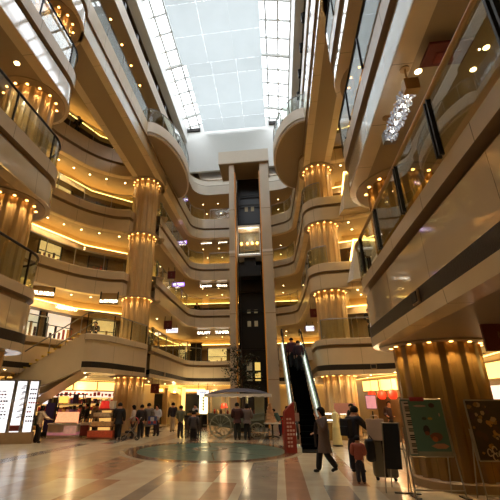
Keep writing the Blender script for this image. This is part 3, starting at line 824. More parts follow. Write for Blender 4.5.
# ------------------------------------------------------------------ lit panels under the stairs
INK = mat('dark_ink', (74, 58, 60), 0.6); INKR = mat('red_ink', (160, 60, 40), 0.6); INKG = mat('grey_ink', (128, 132, 142), 0.6); MAROON = mat('maroon_print', (120, 44, 40), 0.6)
def lightbox(a, b, h, z0, label, kind):
    a = Vector(a); b = Vector(b); w = (b-a).length
    t = thing('light_box', label, 'sign', (a.x, a.y, 0), math.atan2(b.y-a.y, b.x-a.x), None)
    part('case', MB().box((w/2, 0.14, z0+h/2), (w-0.04, 0.2, h)), STEEL, t)
    part('lit_face', MB().box((w/2, 0.03, z0+h/2), (w-0.16, 0.02, h-0.12)), LIGHTBOX, t)
    rnd = random.Random(kind)
    ink = MB(); red = MB()
    if kind == 1:
        for i in range(9):
            z = z0 + h*(0.78 - 0.062*i)
            for k in range(rnd.randint(3, 5)):
                (red if i in (1, 4) else ink).box((0.45*w + 0.12*k + rnd.uniform(-.02,.02), 0.015, z), (0.09, 0.006, 0.075 if i % 2 else 0.04))
    elif kind == 2:
        for i in range(6):
            z = z0 + h*(0.86 - 0.11*i)
            for k in range(3):
                ink.box((0.62*w + 0.05*k, 0.015, z + 0.06*k - .05), (0.16, 0.006, 0.035))
        red.box((0.5*w, 0.015, z0+h*0.1), (w*0.72, 0.006, 0.24))
    else:
        for i in range(8):
            z = z0 + h*(0.82 - 0.085*i)
            for k in range(rnd.randint(2, 5)):
                (red if i in (3, 5) else ink).box((0.32*w + 0.1*k, 0.015, z), (0.075, 0.006, 0.07))
    if ink.v: part('lettering', ink, INKG if kind == 2 else INK, t)
    if red.v: part('printed_block' if kind == 2 else 'lettering', red, MAROON if kind == 2 else INKR, t)
    return t
def lb(px, py, y0=None):   # point on the panels' plan line for a photo column
    w = ray(px, py); 
    d = Vector((LBB.x-LBA.x, LBB.y-LBA.y)); 
    # solve t*w.xy = A + s*d
    det = w.x*(-d.y) - (-d.x)*w.y
    tt = (LBA.x*(-d.y) - (-d.x)*LBA.y)/det
    return (w.x*tt, w.y*tt, 0)
LBA, LBB = Vector((-13.0, 16.9, 0)), Vector((-11.2, 17.75, 0))
p0, p1, p2, p3 = lb(-16, 410), lb(11, 410), lb(24, 410), lb(36, 410)
z0 = 0.42; hh = 2.3
lightbox(p0, p1, hh, z0, 'leftmost white lit panel with rows of dark and red lines, at the left edge', 1)
lightbox(p1, p2, hh, z0, 'white lit panel with slanted grey shapes and a maroon block at its foot', 2)
lightbox(p2, p3, hh, z0, 'narrow white lit panel with short text lines, nearest the woman in the beige coat', 3)
a, b = Vector(p0), Vector(p3); w = (b-a).length
mb = MB().box((w/2, 0.18, 0.24), (w+0.1, 0.36, 0.48))
tag(mb.build('panel_plinth', GROOVE, None, loc=a, rz=math.atan2(b.y-a.y, b.x-a.x)), 'long dark plinth under the three white lit panels', 'plinth')
PLINTH_LIGHT = spot((a.x+1.0, a.y-0.6, 1.6), 0.01, (1,1,1))
bpy.data.objects.remove(PLINTH_LIGHT)

# ------------------------------------------------------------------ signs
def flat_sign(name, label, p, w, h, body, txt, tcol, size, cat='sign', rz=0.0, depth=0.06, tz=0.0, rods=0.0, group=None):
    t = thing(name, label, cat, p, rz, group)
    part('board', MB().box((0, 0, 0), (w, depth, h)), body, t)
    if txt:
        mb = text_mb(txt, size, 0.006)
        mb.v = [(x, y - depth/2 - 0.008, z + tz) for x, y, z in mb.v]
        part('lettering', mb, tcol, t)
    if rods:
        for s in (-1, 1): part('hanging_rod', MB().box((s*w*0.4, 0, h/2 + rods/2), (0.03, 0.03, rods)), DARKMETAL, t)
    return t
LITTXT = mat('lit_letters', (255, 244, 226), 0.4, emit=4.0, ecol=(255, 240, 214))
WARMTXT = mat('warm_lit_letters', (255, 230, 170), 0.4, emit=4.5, ecol=(255, 226, 160))
PURPLE = mat('purple_lit_sign', (150, 120, 200), 0.4, emit=1.1, ecol=(150, 110, 230))
REDSIGN = mat('dark_red_sign', (96, 24, 18), 0.5)
SIGNDARK = mat('sign_bronze', (110, 84, 48), 0.4)
INKP = mat('violet_ink', (70, 40, 130), 0.5, emit=0.3)
def faceto(x, y): return math.atan2(x, -y) if False else math.atan2(-x, y)*-1*0 + math.atan2(y, x) - PI/2
for (px, py, Y, w, h, lab, tx, sz) in ((42, 292, 18.9, 1.25, 0.5, 'framed hanging sign with white lit letters, upper left of the first gallery by the bay', 'MSUNGO', 0.3),
                                   (109, 300, 20.6, 1.0, 0.45, 'framed hanging sign with white lit letters, first gallery, just left of the fluted column', 'SaOMOJO', 0.24)):
    p = AY(px, py, Y)
    t = thing('hanging_sign', lab, 'sign', p, 0.55 if px < 60 else 0.2)
    part('back_panel', MB().box((0, 0.02, 0.1), (w, 0.03, h+0.2)), mat('sign_panel_tan', (150, 116, 66), 0.4), t)
    part('frame', MB().box((-w/2, 0, 0.12), (0.06, 0.08, h+0.3)).box((w/2, 0, 0.12), (0.06, 0.08, h+0.3)).box((0, 0, -h/2), (w, 0.08, 0.05)), DARKMETAL, t)
    mb = text_mb(tx, sz, 0.01); mb.v = [(x, y-0.05, z-0.08) for x, y, z in mb.v]
    part('lettering', mb, LITTXT, t)
def letters(label, p, txt, size, m, rz=0.0):
    mb = text_mb(txt, size, 0.02)
    return tag(mb.build('sign_lettering', m, None, loc=p, rz=rz), label, 'lettering')
letters('white lit letters on the amber bulkhead of the left bay, first gallery', (-12.78, 21.3, 7.1), 'MAKINGTO', 0.3, WARMTXT, 0.95)
letters('white lit letters in the middle of the cove of the left bay, second gallery', (-12.65, 22.0, 11.4), 'ianlan', 0.5, WARMTXT, 0.85)
letters('white lit letters in the middle of the cove of the left bay, third gallery', (-12.4, 22.3, 15.6), 'moilan', 0.42, WARMTXT, 0.8)
for (px, py, z, txt, lab) in ((206, 243, 0, 'Tanusee', 'left of two white lit signs under the fourth gallery at the far end'), (223, 242, 0, 'Jonine', 'right of two white lit signs under the fourth gallery at the far end'),
                          (206, 286, 0, 'Lpuume', 'left of two white lit signs under the third gallery at the far end'), (222, 285.5, 0, 'Umnos', 'right of two white lit signs under the third gallery at the far end'),
                          (204, 333, 0, 'BALAFY', 'left of two white lit signs over the far shops of the first gallery'), (222, 332.5, 0, 'TUMFER', 'right of two white lit signs over the far shops of the first gallery')):
    p = AY(px, py, 33.9); s_ = 0.42
    flat_sign('hanging_sign', lab, p, 1.25, 0.42, SIGNDARK, txt, LITTXT, 0.34, rods=0.3)
for (px, py, Y, lab, w) in ((172, 330.5, 26.5, 'white and purple lit sign hanging by the left side of the first gallery', 0.85), (179, 284.5, 28.5, 'purple lit sign hanging by the left side of the second gallery', 0.9), (182, 242.5, 31, 'purple lit sign hanging by the left side of the third gallery', 0.9), (184, 200, 31.5, 'purple lit sign at the left end of the fourth gallery', 0.8), (310, 328.5, 25, 'purple lit sign beside the fluted column right of the escalator head', 0.5)):
    p = AY(px, py, Y); flat_sign('lit_sign', lab, p, w, 0.32, PURPLE if py < 320 else LIGHTBOX, '8 OOM', INKP if py > 320 else LITTXT, 0.22, rods=0.25)
for (px, py, Y, lab) in ((171.5, 275, 25, 'dark red square sign hanging under the third gallery on the left side'), (168, 325, 24, 'dark red square sign hanging under the second gallery on the left side'), (314.5, 313, 24.2, 'dark red square sign left of the right column under the second gallery'), (155, 388.5, 24, 'dark red square sign over the dark shop entrance right of the left column')):
    p = AY(px, py, Y); flat_sign('hanging_sign', lab, p, 0.55, 0.55, REDSIGN, 'S', SIGNDARK, 0.3, rods=0.3)
# red sign near right edge
p = AY(499, 338, 7.7)
flat_sign('hanging_sign', 'large dark red hanging sign with faint letters at the right edge beside the broad column', (4.28, 7.7, 2.86), 0.98, 0.5, REDSIGN, 'Mamen', mat('faint_letters', (122, 72, 52), 0.5), 0.17, tz=0.03)
# red ceiling panel and crystal lamp over the near right balcony
c = [G(422, 38, SOF[3]), G(443, 37, SOF[3]), G(456, 54, SOF[3]), G(427, 57, SOF[3])]
t = thing('ceiling_panel', 'dark red square panel hanging below the ceiling over the near right balcony', 'sign', (3.28, 5.5, SOF[3]))
part('board', MB().box((0, 0, -0.22), (0.72, 0.5, 0.06)), REDSIGN, t)
part('inner_tray', MB().box((0.02, 0.05, -0.26), (0.4, 0.22, 0.03)), mat('tray_red', (124, 40, 28), 0.5), t)
for s_ in (-1, 1): part('hanger', MB().box((s_*0.25, 0, -0.1), (0.03, 0.03, 0.2)), DARKMETAL, t)
t = thing('crystal_chandelier', 'long tubular crystal chandelier hanging from two rods above the near right balcony', 'chandelier', (2.75, 6.0, SOF[3]))
CRYS = mat('crystal', (200, 212, 235), 0.08, metal=0.2, spec=1.0, emit=0.08, ecol=(220, 225, 255), var=0.6, scale=30)
dz = -0.42
for y in (-0.02, 1.35):
    part('rod', MB().tube([(0, y, 0), (0, y, dz)], 0.02, 8), BRASS, t)
    part('ceiling_rose', MB().lathe([(0.09, -0.03), (0.09, 0)], (0, y, 0), 12), BRASS, t)
part('end_cap', MB().box((0, -0.1, dz-0.1), (0.26, 0.16, 0.26)), BRASS, t); part('end_cap', MB().box((0, 1.42, dz-0.1), (0.26, 0.16, 0.26)), STEEL, t)
rnd = random.Random(5); mb = MB(); bulbs = MB()
for i in range(300):
    y = rnd.uniform(0, 1.34); a = rnd.uniform(0, 2*PI); r = rnd.uniform(0.08, 0.17)
    mb.box((r*math.cos(a), y, dz-0.1+r*math.sin(a)), (0.02, 0.045, 0.03), rz=rnd.uniform(0, 3), mtx=Matrix.Rotation(rnd.uniform(0, 3), 3, 'X'))
o = part('crystals', mb, CRYS, t); o['kind'] = 'stuff'
for i in range(5): bulbs.ball((0, 0.15+0.26*i, dz-0.1), 0.04, 6)
part('bulb', bulbs, LED, t)
spot((2.75, 6.7, SOF[3]-0.9), 25, (1, .95, .9), 150)

# white angular parapets in the right bay
t_ = 0
for (z0, z1, lab) in ((12.2, 14.35, 'white angular parapet block with a glowing edge in the right bay, third gallery'), (7.95, 10.0, 'white angular parapet block with a glowing edge in the right bay, second gallery')):
    t = thing('angular_parapet', lab, 'parapet', (4.7, 20.6, z0))
    hh_ = z1-z0
    bot = [(-0.55, 0.9), (-0.5, -0.55), (0.9, -0.35), (1.3, 0.7)]; top = [(-0.1, 0.9), (-0.15, -0.7), (0.95, -0.55), (1.4, 0.7)]
    mb = MB()
    mb.v = [(x, y, 0.1 if i != 1 else -0.15) for i, (x, y) in enumerate(bot)] + [(x, y, hh_-(0.65 if i == 0 else 0)) for i, (x, y) in enumerate(top)]
    for i in range(4): j = (i+1) % 4; mb.f.append((i, j, 4+j, 4+i)); mb.m.append(0)
    mb.f += [(3, 2, 1, 0), (4, 5, 6, 7)]; mb.m += [1, 0]
    part('body', mb, [WHITE, SOFFIT], t)
    part('light_edge', MB().tube([(-0.2, 0.9, hh_-0.62), (-0.25, -0.74, hh_+0.02), (0.95, -0.6, hh_+0.02)], 0.05, 6), COVE, t)

# ventilation grilles in the first gallery's lower band
for (x, y, rz, lab) in ((2.47, 6.9, PI/2, 'round black vent in the grille band of the near right balcony'), (-7.5, 25.6, PI/2, 'black vent in the grille band of the first gallery left of the far end'), (4.9, 21.3, -0.2, 'black oval vent in the fascia over the pink banner')):
    t = thing('air_vent', lab, 'vent', (x, y, SOF[2]+0.36), rz)
    part('frame', MB().box((0, 0, 0), (0.3, 0.05, 0.24)), GROOVE, t)
    part('opening', MB().box((0, -0.02 if rz != PI/2 else 0.02, 0), (0.24, 0.05, 0.18)), BLACK, t)
tag(MB().box((0, 0, 0), (0.45, 0.06, 0.18)).box((0, -0.03, 0), (0.36, 0.03, 0.1)).build('air_vent', BLACK, None, loc=(-8.9, 18.36, SOF[2]+0.4), rz=0.9), 'black vent in the fascia right below the top of the staircase', 'vent')

# ------------------------------------------------------------------ people
CLOTH = {}
def cloth(rgb):
    if rgb not in CLOTH: CLOTH[rgb] = mat('cloth_%d_%d_%d' % rgb, rgb, 0.8, var=0.18, scale=30)
    return CLOTH[rgb]
def skin_mesh(verts, edges, radii, name, m, parent, sub=1, root=0, subd=None):
    me = bpy.data.meshes.new(name); me.from_pydata([tuple(v) for v in verts], edges, [])
    o = bpy.data.objects.new(name, me); COL.objects.link(o)
    md = o.modifiers.new('s', 'SKIN'); md.use_smooth_shade = True
    md.branch_smoothing = 0.4
    sv = me.skin_vertices[0].data
    for i, r in enumerate(radii):
        sv[i].radius = r if isinstance(r, tuple) else (r, r)
        sv[i].use_root = (i == root)
    sd = o.modifiers.new('d', 'SUBSURF'); sd.levels = sub; sd.render_levels = sub
    dg = bpy.context.evaluated_depsgraph_get(); dg.update()
    me2 = bpy.data.meshes.new_from_object(o.evaluated_get(dg))
    me2.name = name
    o.modifiers.clear(); o.data = me2; bpy.data.meshes.remove(me)
    me2.materials.clear(); me2.materials.append(m)
    for p in me2.polygons: p.use_smooth = True
    o.parent = parent
    return o

ARMS = {'down': ((.03, .0, -.165), (.035, .045, -.315)), 'front': ((.035, -.01, -.16), (-.015, .13, -.20)), 'phone': ((.05, .05, -.14), (-.055, .115, .045)),
        'reach': ((.02, .12, -.10), (.0, .26, -.16)), 'push': ((.03, -.02, -.155), (.0, .13, -.215)), 'out': ((.09, .06, -.12), (.17, .16, -.16)), 'back': ((.05, -.08, -.14), (.03, -.10, -.29)), 'rail': ((.04, .04, -.15), (.0, .17, -.17))}
def person(p, face, h, label, top, legs, pose='stand', arms=('down', 'down'), coat=0, hair='short', lean=0.0, shoes=(24, 20, 18), head_turn=0.0, female=False, group=None, seat=0.0, skin=SKIN, hat=None, sub=1, parts_face=True):
    """coat: 0 = jacket to the hips, >0 = skirt of the coat reaching that fraction of h below the hips"""
    t = thing('person', label, 'person', (p[0], p[1], p[2] if len(p) > 2 else 0.0), face, group)
    sh = 0.105 if female else 0.118
    hipz = 0.50 if pose != 'sit' else seat/h + 0.05
    def up(x, y, z):   # upper-body point with lean about the hips
        dz = z - hipz
        return Vector((x, y + math.sin(lean)*dz, hipz + math.cos(lean)*dz))
    dzs = hipz - 0.50
    pel = Vector((0, 0, hipz)); wai = up(0, .0, hipz+.10); che = up(0, .005, hipz+.22); nb = up(0, -.005, hipz+.325); nk = up(0, .006, hipz+.355); hd = up(0, .02, hipz+.418); ht = up(0, .012, hipz+.46)
    V = [pel, wai, che, nb, nk, hd, ht]; E_ = [(0,1),(1,2),(2,3),(3,4),(4,5),(5,6)]
    RR = [(.075,.058),(.066,.05),(.078,.058),(.056,.046),.034,(.046,.054),(.042,.046)]
    # nose and ears grow from the head so the body stays one surface
    nose = hd + Vector((math.sin(-head_turn)*.052, math.cos(head_turn)*.056, -.008)); V.append(nose); E_.append((5, len(V)-1)); RR.append(.009)
    for s in (-1, 1):
        V.append(hd + Vector((s*.044, -.004, 0))); E_.append((5, len(V)-1)); RR.append(.011)
    top_idx = {}
    for s, an in ((-1, arms[0]), (1, arms[1])):
        e, w = ARMS[an]
        S0 = up(s*sh*.8, -.005, hipz+.305); S1 = up(s*sh, -.005, hipz+.29)
        el = S1 + Vector((s*e[0], e[1], e[2])); wr = S1 + Vector((s*w[0], w[1], w[2]))
        d = (wr-el).normalized(); pa = wr + d*.035; b = len(V)
        V += [S0, S1, el, wr, pa]; E_ += [(3, b), (b, b+1), (b+1, b+2), (b+2, b+3), (b+3, b+4)]; RR += [.036, .034, .026, .018, (.02, .013)]
        side = d.cross(Vector((0, 0, 1))); side = side.normalized() if side.length > .1 else Vector((0, 1, 0))
        if an in ('down', 'back'): side = Vector((0, 1, 0))
        nrm = side.cross(d)
        for k, ln in enumerate((.036, .044, .046, .038)):
            o_ = (k-1.5)*.0105
            f0 = pa + side*o_ + d*.014; f1 = f0 + d*ln*.55 + nrm*s*.004; f2 = f1 + d*ln*.38 + nrm*s*-.012
            c = len(V); V += [f0, f1, f2]; E_ += [(b+4, c), (c, c+1), (c+1, c+2)]; RR += [.0058, .0055, .0048]
        th0 = wr + side*.018 + d*.012; th1 = th0 + side*.012 + d*.024; c = len(V)
        V += [th0, th1]; E_ += [(b+3, c), (c, c+1)]; RR += [.0068, .0055]
        top_idx[s] = (S0, S1, el, wr)
    leg = {}
    for s in (-1, 1):
        hp = Vector((s*.05, 0, hipz-.02))
        if pose == 'walk':
            kn = Vector((s*.045, .085 if s > 0 else -.01, .275)); an_ = Vector((s*.04, .12 if s > 0 else -.155, .045 if s > 0 else .085))
        elif pose == 'walk2':
            kn = Vector((s*.045, -.01 if s > 0 else .06, .275)); an_ = Vector((s*.04, -.13 if s > 0 else .06, .07 if s > 0 else .042))
        elif pose == 'sit':
            kn = Vector((s*.06, .23, hipz)); an_ = Vector((s*.06, .24, .045))
        elif pose == 'stairs':
            kn = Vector((s*.05, .07 if s > 0 else .0, .28)); an_ = Vector((s*.05, .05 if s > 0 else -.02, .06))
        else:
            kn = Vector((s*.052, .012, .275)); an_ = Vector((s*.055, -.012 + s*.02, .042))
        toe = an_ + Vector((s*.012, .075, -.022 if an_.z < .06 else -.045)); heel = an_ + Vector((0, -.02, -.018))
        b = len(V); V += [hp, kn, an_, toe]; E_ += [(0, b), (b, b+1), (b+1, b+2), (b+2, b+3)]; RR += [.05, .034, .023, (.02, .016)]
        leg[s] = (hp, kn, an_, toe, heel)
    sc = lambda L: [v*h for v in L]
    sr = lambda L, k=1.22, a=0.0: [((r[0]*h*k+a, r[1]*h*k+a) if isinstance(r, tuple) else r*h*k+a) for r in L]
    skin_mesh(sc(V), E_, sr(RR), 'body', skin, t, sub)
    # top garment
    V2 = [pel + Vector((0, 0, -.02)), wai, che, nb + Vector((0, 0, .012))]; E2 = [(0,1),(1,2),(2,3)]; R2 = [(.1,.082),(.088,.07),(.1,.078),(.07,.056)]
    V2[0] = pel + Vector((0, 0, -.045))
    for s in (-1, 1):
        S0, S1, el, wr = top_idx[s]; b = len(V2); cu = el.lerp(wr, .88)
        V2 += [S0, S1, el, cu]; E2 += [(3, b), (b, b+1), (b+1, b+2), (b+2, b+3)]; R2 += [.052, .05, .041, .034]
    skin_mesh(sc(V2), E2, sr(R2), 'coat' if coat else 'jacket', cloth(top), t, sub)
    if coat:
        mb = MB(); n = 20; rings = 6
        for i in range(rings):
            u = i/(rings-1); z = hipz + .05 - (coat+.05)*u
            rx, ry = .104 + .03*u, .082 + .034*u
            for k in range(n):
                a = 2*PI*k/n; fo = 1 + .05*u*math.sin(5*a)
                mb.v.append((rx*math.cos(a)*h*fo, (ry*math.sin(a)*fo + math.sin(lean)*(.05-.05*u))*h, z*h))
        for i in range(rings-1):
            for k in range(n): mb.f.append((i*n+k, i*n+(k+1)%n, (i+1)*n+(k+1)%n, (i+1)*n+k)); mb.m.append(0)
        mb.f.append(tuple(range(n))); mb.m.append(0); mb.f.append(tuple((rings-1)*n+k for k in reversed(range(n)))); mb.m.append(0)
        part('coat_skirt', mb, cloth(top), t, True)
    V3 = [pel + Vector((0, 0, .075)), pel + Vector((0, 0, -.03))]; E3 = [(0, 1)]; R3 = [(.08, .062), (.08, .064)]
    for s in (-1, 1):
        hp, kn, an_, toe, heel = leg[s]; b = len(V3)
        V3 += [hp + Vector((0, 0, -.02)) if pose != 'sit' else hp, kn, kn.lerp(an_, 1.06)]; E3 += [(1, b), (b, b+1), (b+1, b+2)]; R3 += [.06, .046, .04]
    skin_mesh(sc(V3), E3, sr(R3), 'trousers', cloth(legs), t, sub)
    for s in (-1, 1):
        hp, kn, an_, toe, heel = leg[s]
        skin_mesh(sc([heel + Vector((0, 0, .006)), an_.lerp(toe, .45), toe + (toe-an_)*.2]), [(0, 1), (1, 2)], sr([(.03, .026), (.031, .026), (.027, .018)]), 'shoe', cloth(shoes), t, 1)
    # hair shell
    mb = MB(); n = 14; long = {'short': 0.66, 'bob': 0.9, 'long': 0.95}[hair]
    rows = 9
    for i in range(rows):
        ph = (PI*long)*i/(rows-1) + .02
        for k in range(n):
            a = 2*PI*k/n
            front = max(0, math.sin(a + head_turn))
            p_ = min(ph, ph*(1-front) + min(ph, .95)*front)
            r = .069*math.sin(min(p_, PI*.55)) if p_ < PI*.55 else .069*(1-.12*(p_-PI*.55))
            zz = .068*math.cos(p_) if p_ < PI*.55 else .068*math.cos(PI*.55) - .066*(p_-PI*.55)
            c = hd + Vector((0, -.004, .02))
            mb.v.append(tuple((c + Vector((r*math.cos(a), r*1.08*math.sin(a), zz)))*h))
    for i in range(rows-1):
        for k in range(n): mb.f.append((i*n+k, (i+1)*n+k, (i+1)*n+(k+1)%n, i*n+(k+1)%n)); mb.m.append(0)
    mb.f.append(tuple(reversed(range(n)))); mb.m.append(0); mb.f.append(tuple((rows-1)*n+k for k in range(n))); mb.m.append(0)
    part('hair', mb, HAIR if hat is None else cloth(hat), t, True)
    fx = Vector((math.sin(-head_turn), math.cos(head_turn), 0)); rx = Vector((fx.y, -fx.x, 0))
    for s in (-1, 1):
        mb = MB().ball(tuple((hd + fx*.047 + rx*s*.017 + Vector((0, 0, .006)))*h), .0068*h, 6); part('eye', mb, BLACK, t, True)
    mb = MB().ball(tuple((hd + fx*.049 + Vector((0, 0, -.026)))*h), .009*h, 6, sc=(1.5, .6, .4)); part('mouth', mb, mat_lip(), t, True)
    return t
_lip = []
def mat_lip():
    if not _lip: _lip.append(mat('lips', (150, 76, 66), 0.5))
    return _lip[0]
F_AWAY, F_CAM, F_LEFT, F_RIGHT = 0.0, PI, PI/2, -PI/2

def P(px, py): 
    v = G(px, py); return (v.x, v.y, 0.0)
def attach(t, name, mb, m, smooth=False): return part(name, mb, m, t, smooth)

person(P(36, 443), -0.5, 1.6, 'person in a beige jacket and black trousers facing the white lit panels', (212, 186, 158), (20, 18, 20), arms=('front', 'out'), hair='bob', lean=0.06, female=True)
person(P(77, 435), -2.6, 1.62, 'person in black standing at the shop between kiosk and the dark pair', (26, 24, 28), (20, 20, 24), arms=('front', 'front'), hair='bob')
person(P(84, 434), 2.4, 1.66, 'person in black jacket behind the red suitcase, facing left', (22, 20, 24), (24, 22, 24), arms=('down', 'front'))
person(P(94, 435), 0.7, 1.7, 'person in a grey-brown coat beside the red suitcase, seen from behind', (124, 112, 96), (36, 32, 34), coat=.16, arms=('down', 'front'))
person(P(117, 440), 0.4, 1.72, 'person in black with a white scarf just left of the red stroller', (22, 20, 22), (26, 24, 26), arms=('front', 'down'), pose='walk2', coat=.08)
person(P(132, 438), 1.8, 1.6, 'person in a cream top pushing the red stroller', (214, 200, 186), (60, 44, 44), arms=('push', 'push'), female=True, hair='bob')
person(P(140, 438), 0.3, 1.62, 'person in dark brown standing behind the grey-coated walker', (52, 42, 38), (34, 30, 32), hair='short')
person(P(147, 437), 0.1, 1.7, 'person in a long grey coat right of the red stroller', (128, 116, 100), (34, 30, 32), coat=.2, pose='walk2')
person(P(156, 436), 2.9, 1.62, 'person in a white-striped top carrying a patterned bag', (206, 204, 206), (52, 36, 44), arms=('front', 'front'), hair='bob', female=True)
person(P(172, 432), 0.3, 1.72, 'person in a navy jacket and khaki trousers under the amber wall lamp', (32, 30, 42), (186, 160, 122), pose='walk2')
person(P(180, 438), -0.2, 1.58, 'person in an olive jacket and dark trousers left of the seated group', (112, 110, 84), (46, 34, 36), arms=('front', 'down'))
person(P(195, 430), 2.6, 1.62, 'person in a pale top standing behind the seated group', (196, 192, 190), (60, 56, 60), arms=('front', 'front'))
s1 = (P(188.5, 436), P(197, 435), P(193, 441))
for (q, fc, lab, tc_) in ((s1[0], -0.9, 'seated person in dark violet clothes, left one on the stools', (52, 44, 66)), (s1[1], 1.0, 'seated person in black, right one on the stools', (28, 26, 30)), (s1[2], 0.2, 'seated person in grey-brown at the front of the stools', (66, 58, 58))):
    person(q, fc, 1.62, lab, tc_, (34, 32, 38), pose='sit', seat=.45, arms=('front', 'front'), lean=.12)
    st_ = thing('stool', lab.replace('seated person', 'round stool under the seated person'), 'stool', q)
    part('seat', MB().lathe([(.17, .40), (.18, .42), (.18, .445)], n=16), BLACK, st_)
    part('pedestal', MB().lathe([(.16, 0), (.16, .02), (.03, .05), (.03, .4)], n=14), DARKMETAL, st_)
person(P(237.5, 440), 0.1, 1.72, 'person in a dark red-brown jacket at the cart, left of the pair', (66, 32, 30), (34, 36, 34), arms=('front', 'front'), coat=.05)
person(P(247.5, 440), -0.1, 1.68, 'person in a grey jacket at the cart, right of the pair', (112, 96, 90), (30, 32, 34), arms=('front', 'front'), coat=.05, hair='bob')
person(P(289, 438), 0.8, 1.55, 'person in black half hidden behind the red display stand', (22, 22, 24), (28, 26, 28), arms=('front', 'down'))
person(P(281, 436), 1.2, 1.5, 'person in a green and blue top bending down behind the round table', (70, 96, 84), (30, 36, 56), arms=('reach', 'reach'), lean=.6)
# riders on the escalator (step height at that depth)
def esc_z(y):
    i = math.floor((y - EY0 - 0.7)/((EY1-EY0-1.0)/24)); return FLR[2]*(i+1)/24
for x, y, lab, tc_, ar in ((0.80, 21.9, 'person in a dark plum top riding the escalator, on the left', (80, 40, 54), 'out'), (1.14, 21.55, 'person in a violet-black top riding the escalator, on the right', (52, 34, 52), 'down')):
    person((x, y, esc_z(y)), 0.0, 1.6, lab, tc_, (24, 22, 28), arms=('down', 'down'), pose='stand')
# near walkers
NW = person(P(327, 473), 1.75, 1.62, 'person in a grey-brown coat walking left with a hand raised to the face', (104, 86, 78), (24, 20, 22), pose='walk', arms=('phone', 'front'), coat=.2, hair='bob', female=True, sub=2)
part('scarf', MB().tube([(0.06, .03, 1.36), (0.10, .16, 1.2), (.13, .2, .95), (.14, .2, .6)], [.05, .05, .05, .03], 8), cloth((40, 32, 34)), NW, True)
BP = person(P(357, 474), -0.9, 1.66, 'person in black with a backpack reaching right for the grey suitcase', (34, 30, 38), (34, 32, 44), arms=('front', 'reach'), lean=.22, pose='stairs', sub=2, hair='short')
bp_ = MB()
bp_.box((0, -.21, 1.12), (.30, .18, .42)).box((0, -.31, 1.03), (.24, .06, .24))
o = part('backpack', bp_, cloth((20, 20, 26)), BP); bv = o.modifiers.new('b', 'BEVEL'); bv.width = .05; bv.segments = 3
person(P(362, 484), -0.2, 1.0, 'small child in a red and cream top in front of the person with the backpack', (168, 92, 74), (44, 40, 52), arms=('front', 'front'), sub=2, hair='short', shoes=(120, 70, 54))
person(P(356, 445), 2.2, 1.68, 'person in black behind the person with the backpack', (18, 18, 20), (22, 22, 24), arms=('front', 'down'))
person(P(394, 438), 3.0, 1.8, 'person in a dark maroon jacket behind the suitcase, near the red lanterns', (44, 26, 30), (24, 22, 26), arms=('front', 'front'))
person(P(385, 436), 1.2, 1.6, 'person in a yellow top in front of the lantern shop', (190, 164, 84), (60, 50, 44), arms=('front', 'down'))
person(P(389, 434), 2.0, 1.62, 'person in a brown top between the yellow top and the maroon jacket', (74, 50, 44), (30, 28, 30))
# people up on the galleries
def on_gallery(px, py, lv, lab, top, face=F_CAM, h=1.66):
    q = G(px, py, FLR[lv]+1.45); person((q.x, q.y, FLR[lv]+0.0), face, h, lab, top, (28, 26, 30), arms=('rail', 'rail'))
on_gallery(197, 305, 3, 'dark figure at the rail of the second gallery left of the elevator shaft', (30, 26, 26))
person((5.15, 21.75, FLR[2]), F_CAM, 1.66, 'dark figure at the rail of the first gallery, right of the right column', (34, 28, 26), (28, 26, 30), arms=('rail', 'rail'))
on_gallery(96, 325, 2, 'person in dark clothes at the rail above the staircase', (60, 44, 34))
on_gallery(79, 119, 5, 'dark figure leaning on the bay rail of the fourth gallery, upper left', (26, 24, 26))

# ------------------------------------------------------------------ carriage kiosk
CB = mat('sage_paint', (150, 152, 126), 0.45, var=0.08); CD = mat('sage_dark', (104, 106, 86), 0.45); CT = mat('sage_tub', (112, 116, 94), 0.45)
CAN = mat('slate_canopy', (84, 82, 96), 0.6, var=0.15, scale=8)
SCAL = mat('white_valance', (216, 208, 196), 0.7)
cw = thing('carriage_kiosk', 'sage green carriage-shaped sales kiosk with a slate canopy and spoked wheels', 'kiosk', (-2.3, 22.3, 0))
body = MB()
# curved tub: section changes along x
nx = 14
for i in range(nx+1):
    u = i/nx; x = -1.55 + 3.0*u
    sag = 0.16*math.sin(PI*u)
    zb = 0.62 - sag*0.9; ztp = 1.08 + 0.10*(2*u-1)**2
    for (y, z) in ((-.55, ztp), (-.62, (zb+ztp)/2), (-.45, zb), (.45, zb), (.62, (zb+ztp)/2), (.55, ztp)): body.v.append((x, y, z))
for i in range(nx):
    for k in range(6): body.f.append((i*6+k, i*6+(k+1)%6, (i+1)*6+(k+1)%6, (i+1)*6+k)); body.m.append(0)
body.f.append(tuple(range(6))); body.m.append(0); body.f.append(tuple(nx*6+k for k in reversed(range(6)))); body.m.append(0)
part('tub', body, CT, cw, True)
part('trim_rail', MB().tube([(-1.57, -.6, 1.17)] + [(-1.55+3.0*i/10, -.62, 1.09+.1*(2*i/10-1)**2) for i in range(11)], .03, 6), CD, cw, True)
part('counter', MB().box((0, -.05, 1.12), (2.9, 1.0, .05)), CD, cw)
for x in (-1.5, -.62, .5, 1.42):
    for y in (-.5, .5):
        part('canopy_post', MB().tube([(x, y, 1.1), (x*.98, y, 1.3), (x, y, 2.1)], [.045, .03, .03], 8), CB, cw, True)
part('corner_panel', MB().box((1.2, -.5, 1.6), (.5, .04, 1.0)), CB, cw); part('corner_panel', MB().box((-1.25, .5, 1.6), (.5, .04, 1.0)), CB, cw)
can = MB(); nx, ny = 20, 8
for i in range(nx+1):
    for j in range(ny+1):
        u, v = 2*i/nx-1, 2*j/ny-1
        can.v.append((1.78*u + .06, .85*v, 2.1 + .34*(1-u*u)**.8*(1-.55*v*v) + .02))
for i in range(nx):
    for j in range(ny): q = i*(ny+1)+j; can.f.append((q, q+ny+1, q+ny+2, q+1)); can.m.append(0)
